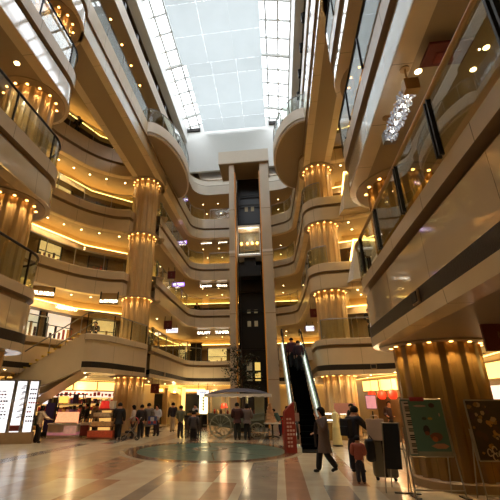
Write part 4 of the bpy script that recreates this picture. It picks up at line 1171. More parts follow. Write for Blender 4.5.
part('canopy', can, CAN, cw, True)
va = MB()
per = [(-1.72+3.56*i/36, -.85) for i in range(37)] + [(1.84, -.85+1.7*i/16) for i in range(1, 17)] + [(1.84-3.56*i/36, .85) for i in range(1, 37)] + [(-1.72, .85-1.7*i/16) for i in range(1, 17)]
b0 = len(va.v)
for i, (x, y) in enumerate(per):
    va.v += [(x, y, 2.16), (x*1.01, y*1.02, 2.05 - .06*abs(math.sin(i*PI/4.5)))]
for i in range(len(per)-1): va.f.append((2*i, 2*i+1, 2*i+3, 2*i+2)); va.m.append(0)
part('valance', va, SCAL, cw)
def wheel(x, y, r, nm='wheel'):
    w = MB()
    w.tube([(x+r*math.cos(2*PI*k/28), y, r+r*math.sin(2*PI*k/28)*.97+.02) for k in range(29)], .035, 6)
    w.lathe([(.07, -.06), (.09, -.03), (.09, .03), (.07, .06)], (0,0,0), 12)
    b = len(w.v)
    for i in range(b-48, b):
        vx = w.v[i]; w.v[i] = (vx[0]+x, vx[2]+y, vx[1]+r+.02)
    for k in range(12):
        a = 2*PI*k/12
        w.tube([(x+.07*math.cos(a), y, r+.02+.07*math.sin(a)), (x+(r-.03)*math.cos(a), y, r+.02+(r-.03)*math.sin(a))], .016, 5)
    part(nm, w, CB, cw, True)
wheel(-.86, -.72, .56); wheel(1.05, -.72, .36); wheel(-.86, .72, .56); wheel(1.05, .72, .36)
part('axle', MB().tube([(-.86, -.75, .58), (-.86, .75, .58)], .035, 8).tube([(1.05, -.75, .38), (1.05, .75, .38)], .035, 8), CD, cw)
part('draw_bar', MB().tube([(-1.5, -.4, .62), (-1.7, -.42, .6), (-1.85, -.42, .62)], .035, 8), CD, cw, True)
part('draw_bar', MB().tube([(1.4, -.3, .72), (1.6, -.3, .7), (1.8, -.3, .74)], .03, 8), CD, cw, True)
part('foot_rail', MB().tube([(-.2, -.8, .3), (1.6, -.8, .3)], .02, 6).tube([(.0, -.8, .3), (.1, -.6, .6)], .015, 6).tube([(1.4, -.8, .3), (1.3, -.6, .6)], .015, 6), BRASS, cw)
# goods on the counter
rnd = random.Random(11)
lampg = thing('table_lamp', 'red shaded lamp lit on the carriage kiosk counter', 'lamp', (-3.05, 22.3, 1.145))
part('base', MB().lathe([(.08, 0), (.08, .02), (.02, .04), (.02, .3)], n=12), BRASS, lampg, True)
part('lamp_shade', MB().lathe([(.2, .3), (.13, .52)], n=16), REDLIT, lampg, True)
point((-3.05, 22.1, 1.75), 14, (1, .6, .3), .1)
point((-1.9, 22.3, 1.95), 20, (1, .75, .42), .1)
GC = [(190, 70, 50), (214, 190, 130), (70, 60, 54), (206, 150, 90), (120, 40, 44), (222, 210, 190), (60, 80, 70)]
for k in range(14):
    x = -3.6 + .2*k + rnd.uniform(-.04, .04); 
    if abs(x+3.05) < .15: continue
    hh_ = rnd.uniform(.14, .34)
    c_ = GC[k % 7]
    o = MB().lathe([(.05, 0), (.07, hh_*.4), (.06, hh_*.7), (.03, hh_*.85), (.035, hh_)], n=12).build('souvenir_figure', cloth(c_), None, True, loc=(x, 22.2 + rnd.uniform(-.15, .2), 1.145))
    tag(o, 'small coloured souvenir standing on the carriage kiosk counter', 'souvenir', 'souvenirs on the carriage kiosk')
# dark chest left of the kiosk
t = thing('storage_chest', 'dark wooden chest on legs just left of the carriage kiosk', 'chest', (-4.6, 21.6, 0))
part('box', MB().box((0, 0, .72), (.8, .6, .62)), mat('dark_wood', (58, 44, 34), 0.5, var=.3, scale=10), t)
part('lid', MB().box((0, 0, 1.06), (.86, .66, .07)), BLACK, t)
for x in (-.34, .34):
    for y in (-.24, .24): part('leg', MB().box((x, y, .21), (.06, .06, .42)), BLACK, t)
part('goods_tray', MB().box((0, 0, 1.14), (.6, .4, .1)), mat('tray_ochre', (190, 140, 70), .5), t)

# round table with layered cone
t = thing('pedestal_table', 'small round white-topped table on a black pedestal right of the carriage kiosk', 'table', P(273, 439))
part('tabletop', MB().lathe([(.43, .70), (.45, .72), (.45, .75)], n=28), OFFW, t)
part('pedestal', MB().lathe([(.06, .06), (.04, .2), (.04, .6), (.1, .70)], n=14), BLACK, t, True)
for k in range(3):
    a = 2*PI*k/3+.4
    part('foot', MB().tube([(.03*math.cos(a), .03*math.sin(a), .14), (.22*math.cos(a), .22*math.sin(a), .1), (.38*math.cos(a), .38*math.sin(a), .025)], .028, 6), BLACK, t, True)
q = P(271, 438.4)
t = thing('layered_cone', 'peach coloured cone of stacked round tiers standing on the white round table', 'display', (q[0], q[1], .75))
PEACH = mat('peach_paint', (206, 160, 118), .5)
for i in range(6): part('tier', MB().lathe([(.30-.042*i, .16*i), (.30-.042*i, .16*i+.12), (.24-.042*i, .16*i+.16)], n=20), PEACH, t, True)
# red counter behind
t = thing('red_counter', 'low red counter behind the round table', 'counter', (.5, 25.6, 0))
part('front_panel', MB().box((0, 0, .45), (1.3, .5, .9)), RED, t); part('worktop', MB().box((0, 0, .93), (1.4, .6, .06)), DARKMETAL, t)

# red display stand with white text and clear brochure frames by the escalator
q = P(291, 453)
t = thing('red_sign_stand', 'tall red slanted display stand with lines of white writing left of the escalator foot', 'sign stand', q, 0.35)
body = MB(); pr = [(-.2, -.14), (.2, -.14), (.2, .14), (-.2, .14)]
b = len(body.v); body.v += [(x, y, 0) for x, y in pr] + [(-.2, -.1, 1.4), (.2, -.1, 1.75), (.2, .1, 1.75), (-.2, .1, 1.4)]
for i in range(4): j = (i+1) % 4; body.f.append((i, j, 4+j, 4+i)); body.m.append(0)
body.f += [(3,2,1,0), (4,5,6,7)]; body.m += [0, 0]
part('body', body, mat('deep_red', (128, 24, 20), .5), t)
wr_ = MB(); rnd = random.Random(4)
for i in range(8):
    z = 1.15 - .13*i
    for k in range(rnd.randint(2, 3)): wr_.box((-.11 + .11*k, -.15 + .03*z, z), (.08, .012, .07))
part('white_lettering', wr_, mat('white_print', (196, 160, 150), .5), t)
q = P(300, 450)
t = thing('brochure_stand', 'clear brochure stand on thin pale legs between the red stand and the escalator', 'stand', (q[0]-.1, q[1]-.5, 0))
part('leg', MB().tube([(-.14, .02, 0), (-.02, 0, 1.75)], .016, 6), STEEL, t); part('leg', MB().tube([(.14, .02, 0), (.02, 0, 1.75)], .016, 6), STEEL, t)
for z in (.4, .8, 1.2): part('leaflet_pocket', MB().box((0, -.02, z), (.26, .05, .3)), mat('pocket_acrylic', (170, 140, 130), .3, var=.3, scale=9), t)
part('foot_bar', MB().box((0, .02, .012), (.4, .24, .024)), STEEL, t)

# ------------------------------------------------------------------ luggage, stroller, bags, easels
GREY = mat('suitcase_olive_grey', (104, 98, 82), .5, var=.08)
q = G(388, 481)
t = thing('suitcase', 'large olive grey wheeled suitcase beside the black-clad traveller', 'suitcase', (q.x, q.y+.1, 0), -.15)
bd = part('shell', MB().box((0, 0, .47), (.56, .32, .8)), GREY, t); bv = bd.modifiers.new('b', 'BEVEL'); bv.width = .06; bv.segments = 3
for x in (-.2, .2):
    for y in (-.1, .1): part('wheel', MB().ball((x, y, .04), .04, 6), BLACK, t)
part('pull_handle', MB().tube([(-.16, .12, .85), (-.16, .12, 1.12), (.16, .12, 1.12), (.16, .12, .85)], .014, 6), STEEL, t)
part('strap', MB().box((0, -.165, .47), (.05, .012, .78)), DARKMETAL, t)
qs = q
SB = (q.x-.12, q.y+.02, .872)
t = thing('shopping_bag', 'white paper shopping bag standing on the olive grey suitcase', 'bag', SB, -.15)
part('body', MB().box((0, 0, .24), (.42, .18, .48)), mat('white_paper', (206, 186, 172), .6), t)
for y in (-.06, .06): part('handle', MB().tube([(-.1, y, .48), (-.07, y, .56), (.07, y, .56), (.1, y, .48)], .01, 5), mat('cord_pale', (190, 176, 160), .6), t)
t = thing('garment_bag', 'black folded bag slung at the left side of the olive grey suitcase', 'bag', (q.x-.34, q.y-.12, .42))
bd = part('body', MB().box((0, 0, .24), (.22, .2, .5)), BLACK, t); bv = bd.modifiers.new('b', 'BEVEL'); bv.width = .07; bv.segments = 3
part('strap', MB().tube([(-.04, 0, .45), (.02, .0, .56), (.1, .0, .45)], .015, 5), BLACK, t)
# red suitcase with a white top
q = P(84, 437)
t = thing('trolley_case', 'dark red trolley case with a white bag on top in front of the shop', 'suitcase', q, .2)
part('shell', MB().box((0, 0, .33), (.44, .3, .52)), mat('dark_red_case', (118, 34, 26), .5), t)
for x in (-.16, .16): part('wheel', MB().ball((x, 0, .035), .035, 6), BLACK, t)
part('white_cover', MB().box((0, 0, .66), (.5, .34, .14)), mat('white_nylon', (216, 208, 206), .6), t)
part('pull_handle', MB().tube([(-.12, .12, .6), (-.12, .12, .98), (.12, .12, .98), (.12, .12, .6)], .012, 5), STEEL, t)
# stroller
q = P(131, 440)
t = thing('stroller', 'red and black baby stroller pushed by the person in cream', 'stroller', q, 1.8)
part('frame', MB().tube([(-.22, .35, .12), (-.22, -.15, .62), (-.22, -.42, 1.02), (.22, -.42, 1.02), (.22, -.15, .62), (.22, .35, .12)], .016, 6).tube([(-.22, -.3, .12), (-.22, .1, .6)], .016, 6).tube([(.22, -.3, .12), (.22, .1, .6)], .016, 6), STEEL, t)
part('seat', MB().quad([(-.2, .28, .42), (.2, .28, .42), (.2, -.1, .4), (-.2, -.1, .4)]).quad([(-.2, -.1, .4), (.2, -.1, .4), (.2, -.28, .88), (-.2, -.28, .88)]).box((0, .1, .36), (.4, .4, .08)), BLACK, t)
hd_ = MB()
for i in range(9):
    a = PI*i/8
    for x in (-.22, .22): hd_.v.append((x, -.16 - .26*math.cos(a)*.8 + .05, .74 + .3*math.sin(a)))
for i in range(8): hd_.f.append((2*i, 2*i+1, 2*i+3, 2*i+2)); hd_.m.append(0)
part('hood', hd_, mat('stroller_red', (176, 30, 44), .6), t, True)
for x in (-.22, .22):
    for y in (-.3, .35): part('wheel', MB().tube([(x, y+.09*math.cos(2*PI*k/12), .1+.09*math.sin(2*PI*k/12)) for k in range(13)], .022, 5), BLACK, t, True)
# bags carried by walkers
q = P(155, 437); t = thing('tote_bag', 'blue, red and white patterned tote bag held by the person in the striped top', 'bag', (q[0]-.1, q[1]-.32, .62), .1)
part('body', MB().box((0, 0, .2), (.46, .12, .42)).box((0, -.065, .27), (.2, .012, .2), 1).box((.14, -.065, .12), (.14, .012, .14), 2).box((-.14, -.065, .12), (.14, .012, .14), 2), [mat('tote_blue', (70, 84, 130), .6), mat('tote_white', (210, 206, 206), .6), mat('tote_red', (190, 70, 60), .6)], t)
part('handle', MB().tube([(-.12, 0, .41), (-.08, 0, .6), (.08, 0, .6), (.12, 0, .41)], .012, 5), BLACK, t)
q = P(30, 442); t = thing('shoulder_bag', 'dark green bag at the left hip of the person in beige', 'bag', (q[0]+.05, q[1]+.1, .72), .4)
part('body', MB().box((0, 0, .12), (.42, .14, .3)), mat('bag_green', (66, 78, 48), .6), t); part('strap', MB().tube([(-.15, 0, .26), (0, 0, .55), (.15, 0, .26)], .012, 5), mat('bag_tan', (170, 150, 96), .6), t)

AL = mat('brushed_aluminium', (168, 158, 138), .35, metal=.7)
def easel(o, rz, w, zb, zt, lean, label, art, foot_w, red_tab=False):
    t = thing('poster_stand', label, 'poster stand', o, rz)
    hgt = zt - zb
    def q(x, z, d=0.0):   # point on the leaning board
        return (x, lean*(z) - d, z)
    fr = MB()
    for (a, b) in (((-w/2, zb), (w/2, zb)), ((w/2, zb), (w/2, zt)), ((w/2, zt), (-w/2, zt)), ((-w/2, zt), (-w/2, zb))):
        fr.tube([q(*a), q(*b)], .022, 4)
    part('frame', fr, AL, t)
    fc = MB().quad([q(-w/2, zb, .012), q(w/2, zb, .012), q(w/2, zt, .012), q(-w/2, zt, .012)]).quad([q(-w/2, zb, -.01), q(-w/2, zt, -.01), q(w/2, zt, -.01), q(w/2, zb, -.01)])
    pst = part('poster', fc, art[0], t)
    art[1](pst, q, w, zb, zt)
    for s in (-1, 1):
        part('leg', MB().tube([(s*(w/2+.03), lean*1.3+.02, 1.25), (s*(w/2+.05), -.02, .0)], .016, 6), AL, t)
        part('leg', MB().tube([(s*(w/2-.02), lean*1.4+.03, 1.3), (s*(w/2), .5, .0)], .014, 6), AL, t)
    part('cross_bar', MB().tube([(-w/2-.05, -.015, .13), (w/2+.05, -.015, .13)], .014, 6), AL, t)
    part('foot', MB().box((-w/2-.04, .0, .012), (.1, .34, .024)).box((w/2+.04, .0, .012), (.1, .34, .024)), DARKMETAL, t)
    if red_tab: part('red_tab', MB().quad([q(-w/2+.2, zt-.035, .03), q(-w/2+.5, zt-.035, .03), q(-w/2+.5, zt+.05, .03), q(-w/2+.2, zt+.05, .03)]), mat('red_tab', (150, 40, 46), .5), t)
    return t
def mpol(q, pts, mi=0, d=.018):
    return [q(x, z, d) for x, z in pts]
def art_piano(pst, q, w, zb, zt):
    hgt = zt-zb
    def X(u): return -w/2 + w*u
    def Z(v): return zb + hgt*v
    def shape(name, pts, m, d=.018):
        MB().quad([q(X(u), Z(v), d) for u, v in pts]).build(name, m, pst)
    shape('keyboard', [(.02, .03), (.19, .03), (.19, .97), (.02, .97)], mat('ivory_print', (206, 196, 176), .5), .016)
    kb = MB()
    for i, v in enumerate((.07, .105, .17, .205, .28, .315, .35, .43, .465, .54, .575, .61, .69, .725, .79, .825, .86, .93)):
        kb.quad([q(X(.08), Z(v-.011), .02), q(X(.19), Z(v-.011), .02), q(X(.19), Z(v+.011), .02), q(X(.08), Z(v+.011), .02)])
    kb.build('black_keys', BLACK, pst)
    def blob(name, cu, cv, ru, rv, m, n=12, sq=0, d=.02):
        MB().quad([q(X(cu + ru*math.cos(2*PI*k/n)*(1+sq*math.sin(3*k))), Z(cv + rv*math.sin(2*PI*k/n)), d) for k in range(n)]).build(name, m, pst)
    blob('printed_lettering', .45, .88, .15, .02, mat('pale_pink_print', (180, 150, 140), .5), 10, .2)
    blob('printed_figure', .74, .89, .075, .045, mat('dark_plum_print', (74, 54, 58), .5), 8)
    blob('printed_figure', .50, .65, .06, .03, mat('slate_print', (64, 76, 70), .5), 8)
    blob('printed_figure', .64, .65, .06, .025, mat('ochre_print', (176, 150, 80), .5), 9)
    blob('printed_figure', .50, .45, .08, .085, mat('night_print', (44, 40, 44), .5), 8)
    blob('printed_figure', .50, .39, .06, .04, mat('rust_print', (120, 66, 48), .5), 7, 0, .022)
    blob('printed_figure', .70, .33, .15, .075, mat('brown_print', (120, 72, 50), .5), 11, .1)
    blob('printed_figure', .66, .29, .07, .05, mat('orange_print', (176, 100, 60), .5), 9, .1, .022)
    blob('printed_figure', .75, .17, .2, .05, mat('peach_print', (190, 140, 112), .5), 6, .2)
    blob('printed_figure', .88, .72, .02, .035, mat('pale_pink_print2', (186, 160, 150), .5), 8)
    shape('caption', [(.2, .01), (.98, .01), (.98, .08), (.2, .08)], mat('grey_caption', (150, 150, 130), .5), .015)
def art_gold(pst, q, w, zb, zt):
    hgt = zt-zb; rnd = random.Random(9)
    def X(u): return -w/2 + w*u
    def Z(v): return zb + hgt*v
    ms = [mat('gold_print_%s' % a, c, .5) for a, c in (('ochre', (150, 112, 50)), ('brown', (84, 56, 30)), ('plum', (70, 40, 40)), ('amber', (190, 140, 64)), ('cream', (176, 150, 110)))]
    for i in range(60):
        cu, cv = rnd.uniform(.05, .95), rnd.uniform(.08, .93); r = rnd.uniform(.03, .09)
        n = 9; MB().quad([q(X(min(.98, max(.02, cu + r*math.cos(2*PI*k/n)*rnd.uniform(.7, 1.2)))), Z(min(.97, max(.03, cv + r*.7*math.sin(2*PI*k/n)*rnd.uniform(.7, 1.2)))), .014+i*.0002) for k in range(n)]).build('printed_pattern', ms[i % 5], pst)
    for i, (cu, cv) in enumerate(((.26, .13), (.38, .17), (.5, .1), (.62, .15), (.74, .1), (.36, .06), (.55, .02))):
        mb = MB().tube([q(X(cu + .05*math.cos(a*PI/8)), Z(cv + .055*math.sin(a*PI/8)), .03) for a in range(0, 15)], .012, 5); mb.build('ornate_letter', mat('cream_letter', (196, 176, 140), .5), pst)
AQUA = mat('aqua_poster', (84, 128, 116), .45, var=.1, scale=1.5)
GOLDP = mat('dark_gold_poster', (66, 48, 26), .45, var=.4, scale=6)
q = G(440, 494)
easel((3.03, 9.2, 0), 0.06, .86, .72, 1.80, .10, 'metal poster stand with an aqua piano-key poster in front of the broad column', (AQUA, art_piano), .9, True)
easel((4.18, 8.85, 0), 0.02, .82, .70, 1.78, .10, 'metal poster stand with a dark gold patterned poster at the right edge', (GOLDP, art_gold), .9)
# black board on a thin metal stand
t = thing('black_board_stand', 'black board on a thin metal A-frame between the suitcase and the aqua poster', 'sign stand', (2.42, 9.75, 0), -.15)
part('board', MB().quad([(-.16, -.0, 1.3), (.17, -.0, 1.3), (.10, -.12, .42), (-.24, -.12, .42)]).quad([(-.16, .03, 1.3), (-.24, -.09, .42), (.10, -.09, .42), (.17, .03, 1.3)]), BLACK, t)
part('top_bar', MB().tube([(-.19, .015, 1.31), (.19, .015, 1.31)], .016, 6), AL, t)
part('leg', MB().tube([(-.17, .0, 1.3), (-.3, -.28, .0)], .013, 6), AL, t); part('leg', MB().tube([(.17, .0, 1.3), (.2, -.22, .0)], .013, 6), AL, t)
part('leg', MB().tube([(-.05, .03, 1.3), (-.12, .38, .0)], .013, 6), AL, t)
part('foot_plate', MB().box((.12, -.2, .01), (.5, .12, .02)), DARKMETAL, t)

# ------------------------------------------------------------------ kiosk counter and shop on the left
q = P(58, 438)
t = thing('kiosk_counter', 'white curved kiosk counter with a pink band below the lit shop', 'counter', (q[0], q[1]+.4, 0), .25)
PINK = mat('pink_print', (226, 150, 160), .5, emit=.15); WHC = mat('white_counter', (226, 208, 192), .35)
hc = MB(); n = 24
pr = [(.8*math.cos(PI + PI*k/n), .42*math.sin(PI + PI*k/n)) for k in range(n+1)] + [(.8, .3), (-.8, .3)]
hc.prism(pr, 0.0, .62); part('front', hc, WHC, t)
pk = MB().prism([(x*1.012, y*1.02) for x, y in pr], .12, .26); part('pink_band', pk, PINK, t)
part('countertop', MB().prism([(x*1.06, y*1.08) for x, y in pr], .62, .68), WHITE, t)
part('graphic_panel', MB().box((.45, -.40, .38), (.62, .02, .36), rz=.22), mat('photo_pink', (222, 170, 150), .5, var=.5, scale=7, emit=.2), t)
t2 = thing('sweets_display', 'sloping lit box of pink and orange sweets on the white kiosk counter', 'display', (q[0]+.12, q[1]+.4, .68), .25)
part('case', MB().quad([(-.55, -.2, 0), (.6, -.2, 0), (.6, .15, .55), (-.55, .15, .55)]).box((0, .18, .28), (1.15, .04, .56)), mat('sweets_print', (236, 150, 110), .5, var=.8, scale=9, emit=.7, ecol=(255, 170, 120)), t2)
part('rim', MB().box((0, -.2, .03), (1.2, .04, .06)), WHITE, t2)
t3 = thing('display_rack', 'black framed display rack with violet boxes behind the kiosk counter', 'rack', (q[0]-.2, q[1]+1.2, 0), .25)
for x in (-.7, .7):
    for y in (-.2, .2): part('upright', MB().box((x, y, 1.1), (.05, .05, 2.2)), BLACK, t3)
for z in (.5, 1.1, 1.6, 2.15): part('shelf', MB().box((0, 0, z), (1.4, .45, .04)), BLACK, t3)
part('sign_board', MB().box((.3, -.24, 1.9), (.3, .03, .5)), mat('dark_violet', (60, 40, 70), .5), t3)
part('sign_board', MB().box((-.35, -.24, 1.88), (.5, .03, .36)), mat('gold_lit', (236, 190, 90), .5, emit=.8, ecol=(255, 200, 90)), t3)
rnd = random.Random(21); GCOL = [(120, 96, 160), (200, 120, 130), (220, 190, 200), (90, 70, 120), (210, 170, 90)]
for z in (.52, 1.12, 1.62):
    for k in range(6):
        o = MB().box((0, 0, .12), (.17, .2, .22)).build('gift_box', cloth(GCOL[(k*3 + int(z*10)) % 5]), None)
        c_ = Matrix.Rotation(.25, 4, 'Z') @ Vector((-.52+.21*k, -.05, 0)); o.location = (q[0]-.2+c_.x, q[1]+1.2+c_.y, z+.01); o.rotation_euler.z = .25
        tag(o, 'small violet or pink gift box on the black framed display rack', 'box', 'gift boxes on the black rack')
# shopfront fascia: amber lit panels and printed sign strip along the left shop wall
a = Vector((-14.9, 20.9, 0)); b = Vector((-11.15, 26.6, 0)); ang = math.atan2(b.y-a.y, b.x-a.x); wl = (b-a).length
AMB = mat('amber_lit_panel', (255, 226, 150), .5, emit=1.6, ecol=(255, 206, 110), var=.05)
for k in range(4):
    t = thing('lit_fascia_panel', 'amber lit panel over the left shop, %s' % ('nearest the staircase', 'second from the staircase', 'third from the staircase', 'nearest the fluted column')[k], 'light panel', (a.x, a.y, 0), ang)
    c0 = .1 + k*1.68
    part('face', MB().box((c0+.8, -.32, 2.72), (1.56, .04, .5)), AMB, t); part('frame', MB().box((c0+.8, -.26, 2.72), (1.66, .06, .62)), GROOVE, t)
t = thing('shop_sign_strip', 'white and red printed sign strip below the amber panels of the left shop', 'sign', (a.x, a.y, 0), ang)
part('strip', MB().box((wl/2, -.3, 2.2), (wl-.3, .04, .36)), mat('white_lit_strip', (250, 226, 206), .5, emit=.7, ecol=(255, 226, 200)), t)
bl = MB(); rnd = random.Random(31)
for k in range(22): bl.box((.5+.28*k, -.325, 2.2+rnd.uniform(-.05, .05)), (rnd.uniform(.1, .22), .01, rnd.uniform(.1, .24)))
part('red_marks', bl, mat('red_print', (190, 60, 50), .5), t)
for k, lab in enumerate(('left shelf wall of the lit shop behind the kiosk', 'middle shelf wall of the lit shop behind the dark figures', 'right shelf wall of the lit shop next to the fluted column')):
    t = thing('shop_shelf', lab, 'shelf', (a.x, a.y, 0), ang)
    x0 = .2 + k*2.25
    part('back_panel', MB().box((x0+1.05, -.06, 1.0), (2.1, .06, 2.0)), mat('lit_back_panel', (240, 200, 130), .5, emit=.5, ecol=(255, 196, 110), var=.3, scale=2), t)
    for z in (.3, .8, 1.25, 1.68): part('board', MB().box((x0+1.05, -.24, z), (2.1, .32, .03)), DARKMETAL, t)
    for x in (x0, x0+2.1): part('side_panel', MB().box((x, -.24, 1.0), (.04, .34, 2.0)), DARKMETAL, t)
    rnd = random.Random(40+k)
    for z in (.315, .815, 1.265, 1.695):
        x = x0+.1
        while x < x0+2.0:
            w_ = rnd.uniform(.1, .18); hh_ = rnd.uniform(.14, .3)
            o = MB().box((0, 0, hh_/2), (w_, .2, hh_)).build('product_box', cloth(rnd.choice([(200, 60, 50), (230, 210, 180), (220, 170, 80), (120, 60, 50), (240, 232, 220), (180, 120, 130), (60, 50, 60)])), None)
            c_ = Matrix.Rotation(ang, 4, 'Z') @ Vector((x+w_/2, -.25, 0)); o.location = (a.x+c_.x, a.y+c_.y, z); o.rotation_euler.z = ang
            tag(o, 'small boxed product on the shelf walls of the lit left shop', 'product', 'products in the left shop')
            x += w_ + rnd.uniform(.03, .12)
# bright corner poster by the stairs
p_ = AY(43, 394, 20.2); t = thing('corner_poster', 'small lit poster with orange print just right of the lit panels', 'poster', (p_.x, p_.y, p_.z), .2)
part('board', MB().box((0, 0, 0), (.62, .05, 1.0)), LIGHTBOX, t); part('orange_print', MB().box((.05, -.03, -.05), (.3, .012, .4), rz=0), mat('orange_mark', (226, 130, 60), .5), t)
part('stand', MB().box((0, .02, -p_.z/2-.25), (.05, .04, p_.z-.5)), DARKMETAL, t)
t = thing('violet_banner', 'dark violet stand-up banner beside the kiosk rack', 'banner', P(46, 436), .1)
part('cloth', MB().box((0, 0, .95), (.5, .03, 1.5)), mat('violet_cloth', (56, 40, 92), .7), t); part('base', MB().box((0, 0, .1), (.56, .24, .2)), BLACK, t)

# tiered goods stand with red bucket in front of the left column
q = P(101, 440)
t = thing('goods_stand', 'tiered display stand of goods with orange-red trays, in front of the left fluted column', 'display stand', (q[0], q[1], 0), .1)
WOOD = mat('goods_wood', (120, 62, 34), .5, var=.3, scale=9); TRAY = mat('orange_tray', (196, 82, 52), .5, var=.4, scale=12)
for z, w_ in ((.08, 1.35), (.62, 1.15), (1.05, .95), (1.4, .95)): part('shelf', MB().box((0, 0, z), (w_, .6, .05)), WOOD, t)
for x in (-.44, .44): part('upright', MB().box((x, .2, .7), (.05, .05, 1.4)), BLACK, t)
for z, w_, m_ in ((.28, 1.25, TRAY), (.74, 1.0, mat('tan_goods', (200, 150, 100), .5, var=.6, scale=14)), (1.16, .85, mat('cream_goods', (214, 186, 150), .5, var=.5, scale=14))): part('goods_tray', MB().box((0, -.05, z), (w_, .5, .3 if z < .5 else .18)), m_, t)
t = thing('red_bucket', 'bright red upturned bucket on top of the goods stand', 'bucket', (q[0]+.05, q[1], 1.425))
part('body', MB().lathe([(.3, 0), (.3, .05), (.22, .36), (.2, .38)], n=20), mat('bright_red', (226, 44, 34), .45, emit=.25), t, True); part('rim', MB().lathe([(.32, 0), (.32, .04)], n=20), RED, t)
t = thing('cream_bin', 'cream box next to the red bucket on the goods stand', 'box', (q[0]+.44-.02, q[1]+.02, 1.425)); part('body', MB().box((0, 0, .17), (.26, .26, .34)), OFFW, t); part('lid', MB().box((0, 0, .36), (.3, .3, .04)), OFFW, t)

# far wall doorways, pilasters and lamps
def doorway(n_, px0, px1, py0, Y, side):
    A_, B_ = AY(px0, py0, Y), AY(px1, py0, Y)
    mb = MB().box(((A_.x+B_.x)/2, Y+.03, A_.z/2), (B_.x-A_.x, .06, A_.z))
    o = struct('door_%d' % n_, mb, [BLACK])
    MB().box(((A_.x+B_.x)/2, Y-.02, A_.z+.06), (B_.x-A_.x+.2, .12, .1)).box((A_.x-.06, Y-.02, A_.z/2), (.12, .12, A_.z)).box((B_.x+.06, Y-.02, A_.z/2), (.12, .12, A_.z)).build('door_frame', GROOVE, o)
    MB().box(((A_.x+B_.x)/2, Y-.06, A_.z+.3), (B_.x-A_.x, .08, .22)).build('lit_header', COVE2, o)
    return o
doorway(1, 140, 163, 394, 33.9, 'l'); doorway(2, 186, 205, 394, 34.2, 'r')
PIL = mat('lit_pilaster', (240, 216, 150), .4, emit=1.0, ecol=(255, 216, 120))
for i, (px, lab) in enumerate(((183, 'slim lit pilaster left of the dark doorway behind the seated group'), (165.5, 'slim dark pilaster left of the amber wall lamp'))):
    p_ = AY(px, 410, 33.8); o = MB().box((0, 0, 1.45), (.28, .2, 2.9)).build('pilaster', PIL if i == 0 else GROOVE, None, loc=(p_.x, 33.8, 0)); tag(o, lab, 'pilaster')
p_ = AY(173, 393, 33.6); t = thing('wall_lamp', 'amber wall uplight over the person in khaki trousers', 'lamp', (p_.x, 34.1, p_.z)); part('bowl', MB().lathe([(.1, -.1), (.3, 0), (.3, .02)], n=16), BRASS, t, True); part('bulb', MB().ball((0, 0, .05), .12, 8), LAMPW, t)
point((p_.x, 33.7, p_.z+.25), 40, (1, .7, .3), .1)
p_ = AY(203.5, 403, 30.5); t = thing('sign_column', 'upright white lit sign with dark characters left of the carriage kiosk', 'sign', (p_.x, 30.5, 0))
part('lit_face', MB().box((0, 0, 1.6), (.62, .12, 1.35)), mat('lit_yellow_face', (255, 244, 200), .4, emit=2.0, ecol=(255, 236, 170)), t); part('base', MB().box((0, 0, .46), (.6, .14, .92)), DARKMETAL, t)
mb = MB()
for i in range(5): mb.box((0, -.068, 2.05-.2*i), (.16, .012, .11)).box((.03, -.068, 2.0-.2*i), (.05, .012, .16))
part('characters', mb, INK, t)
p_ = AY(203, 392.5, 30.4); flat_sign('lit_sign', 'small white lit sign above the upright sign left of the carriage canopy', p_, .9, .3, LIGHTBOX, 'KINA', INK, .22, rods=max(.05, SOF[2]-p_.z-.15))
# right side: lit panels, lanterns, poster
a = Vector((5.2, 25.2, 0)); b = Vector((7.0, 20.2, 0)); ang = math.atan2(b.y-a.y, b.x-a.x); wl = (b-a).length
def rp(s_, z, d=.2):
    c_ = Matrix.Rotation(ang, 4, 'Z') @ Vector((s_, -d, z)); return Vector((a.x+c_.x, a.y+c_.y, z))
for k in range(3):
    t = thing('lit_fascia_panel', 'amber lit panel over the right shop, %s' % ('farthest from the broad column', 'the middle of three', 'nearest the broad column')[k], 'light panel', (a.x, a.y, 0), ang)
    c0 = .15 + k*1.7
    part('face', MB().box((c0+.8, -.32, 2.62), (1.5, .04, .55)), AMB, t); part('frame', MB().box((c0+.8, -.26, 2.62), (1.66, .06, .68)), GROOVE, t)
for k in range(4):
    p_ = rp(1.6+.95*k, 2.1, .7)
    t = thing('red_lantern', 'red lit lantern in the right shop entrance, %s from the pink-lit poster' % ('first', 'second', 'third', 'fourth')[k], 'lantern', p_, 0, 'red lanterns in the right shop entrance')
    part('body', MB().lathe([(.12, -.22), (.2, -.13), (.22, 0), (.2, .13), (.12, .22)], n=16), REDLIT, t, True); part('cap', MB().lathe([(.1, .2), (.1, .25)], n=10), BRASS, t); part('cord', MB().box((0, 0, .5), (.015, .015, .55)), BLACK, t)
p_ = AY(371, 402, 21.8); t = thing('lit_poster', 'small pink-lit poster left of the red lanterns', 'poster', p_, -.6); part('face', MB().box((0, 0, 0), (.5, .05, .62)), mat('pink_lit', (226, 150, 160), .5, emit=.25, ecol=(255, 180, 190), var=.4, scale=5), t); part('frame', MB().box((0, .03, 0), (.56, .03, .68)), DARKMETAL, t); part('post', MB().box((0, .03, -p_.z/2-.2), (.06, .04, p_.z-.45)), DARKMETAL, t)
struct('door_3', MB().box((0, 0, 1.0), (3.6, .1, 2.0)), [SHOPDARK]).matrix_world = Matrix.Translation((rp(2.9, 0, .08).x, rp(2.9, 0, .08).y, 0)) @ Matrix.Rotation(ang, 4, 'Z')
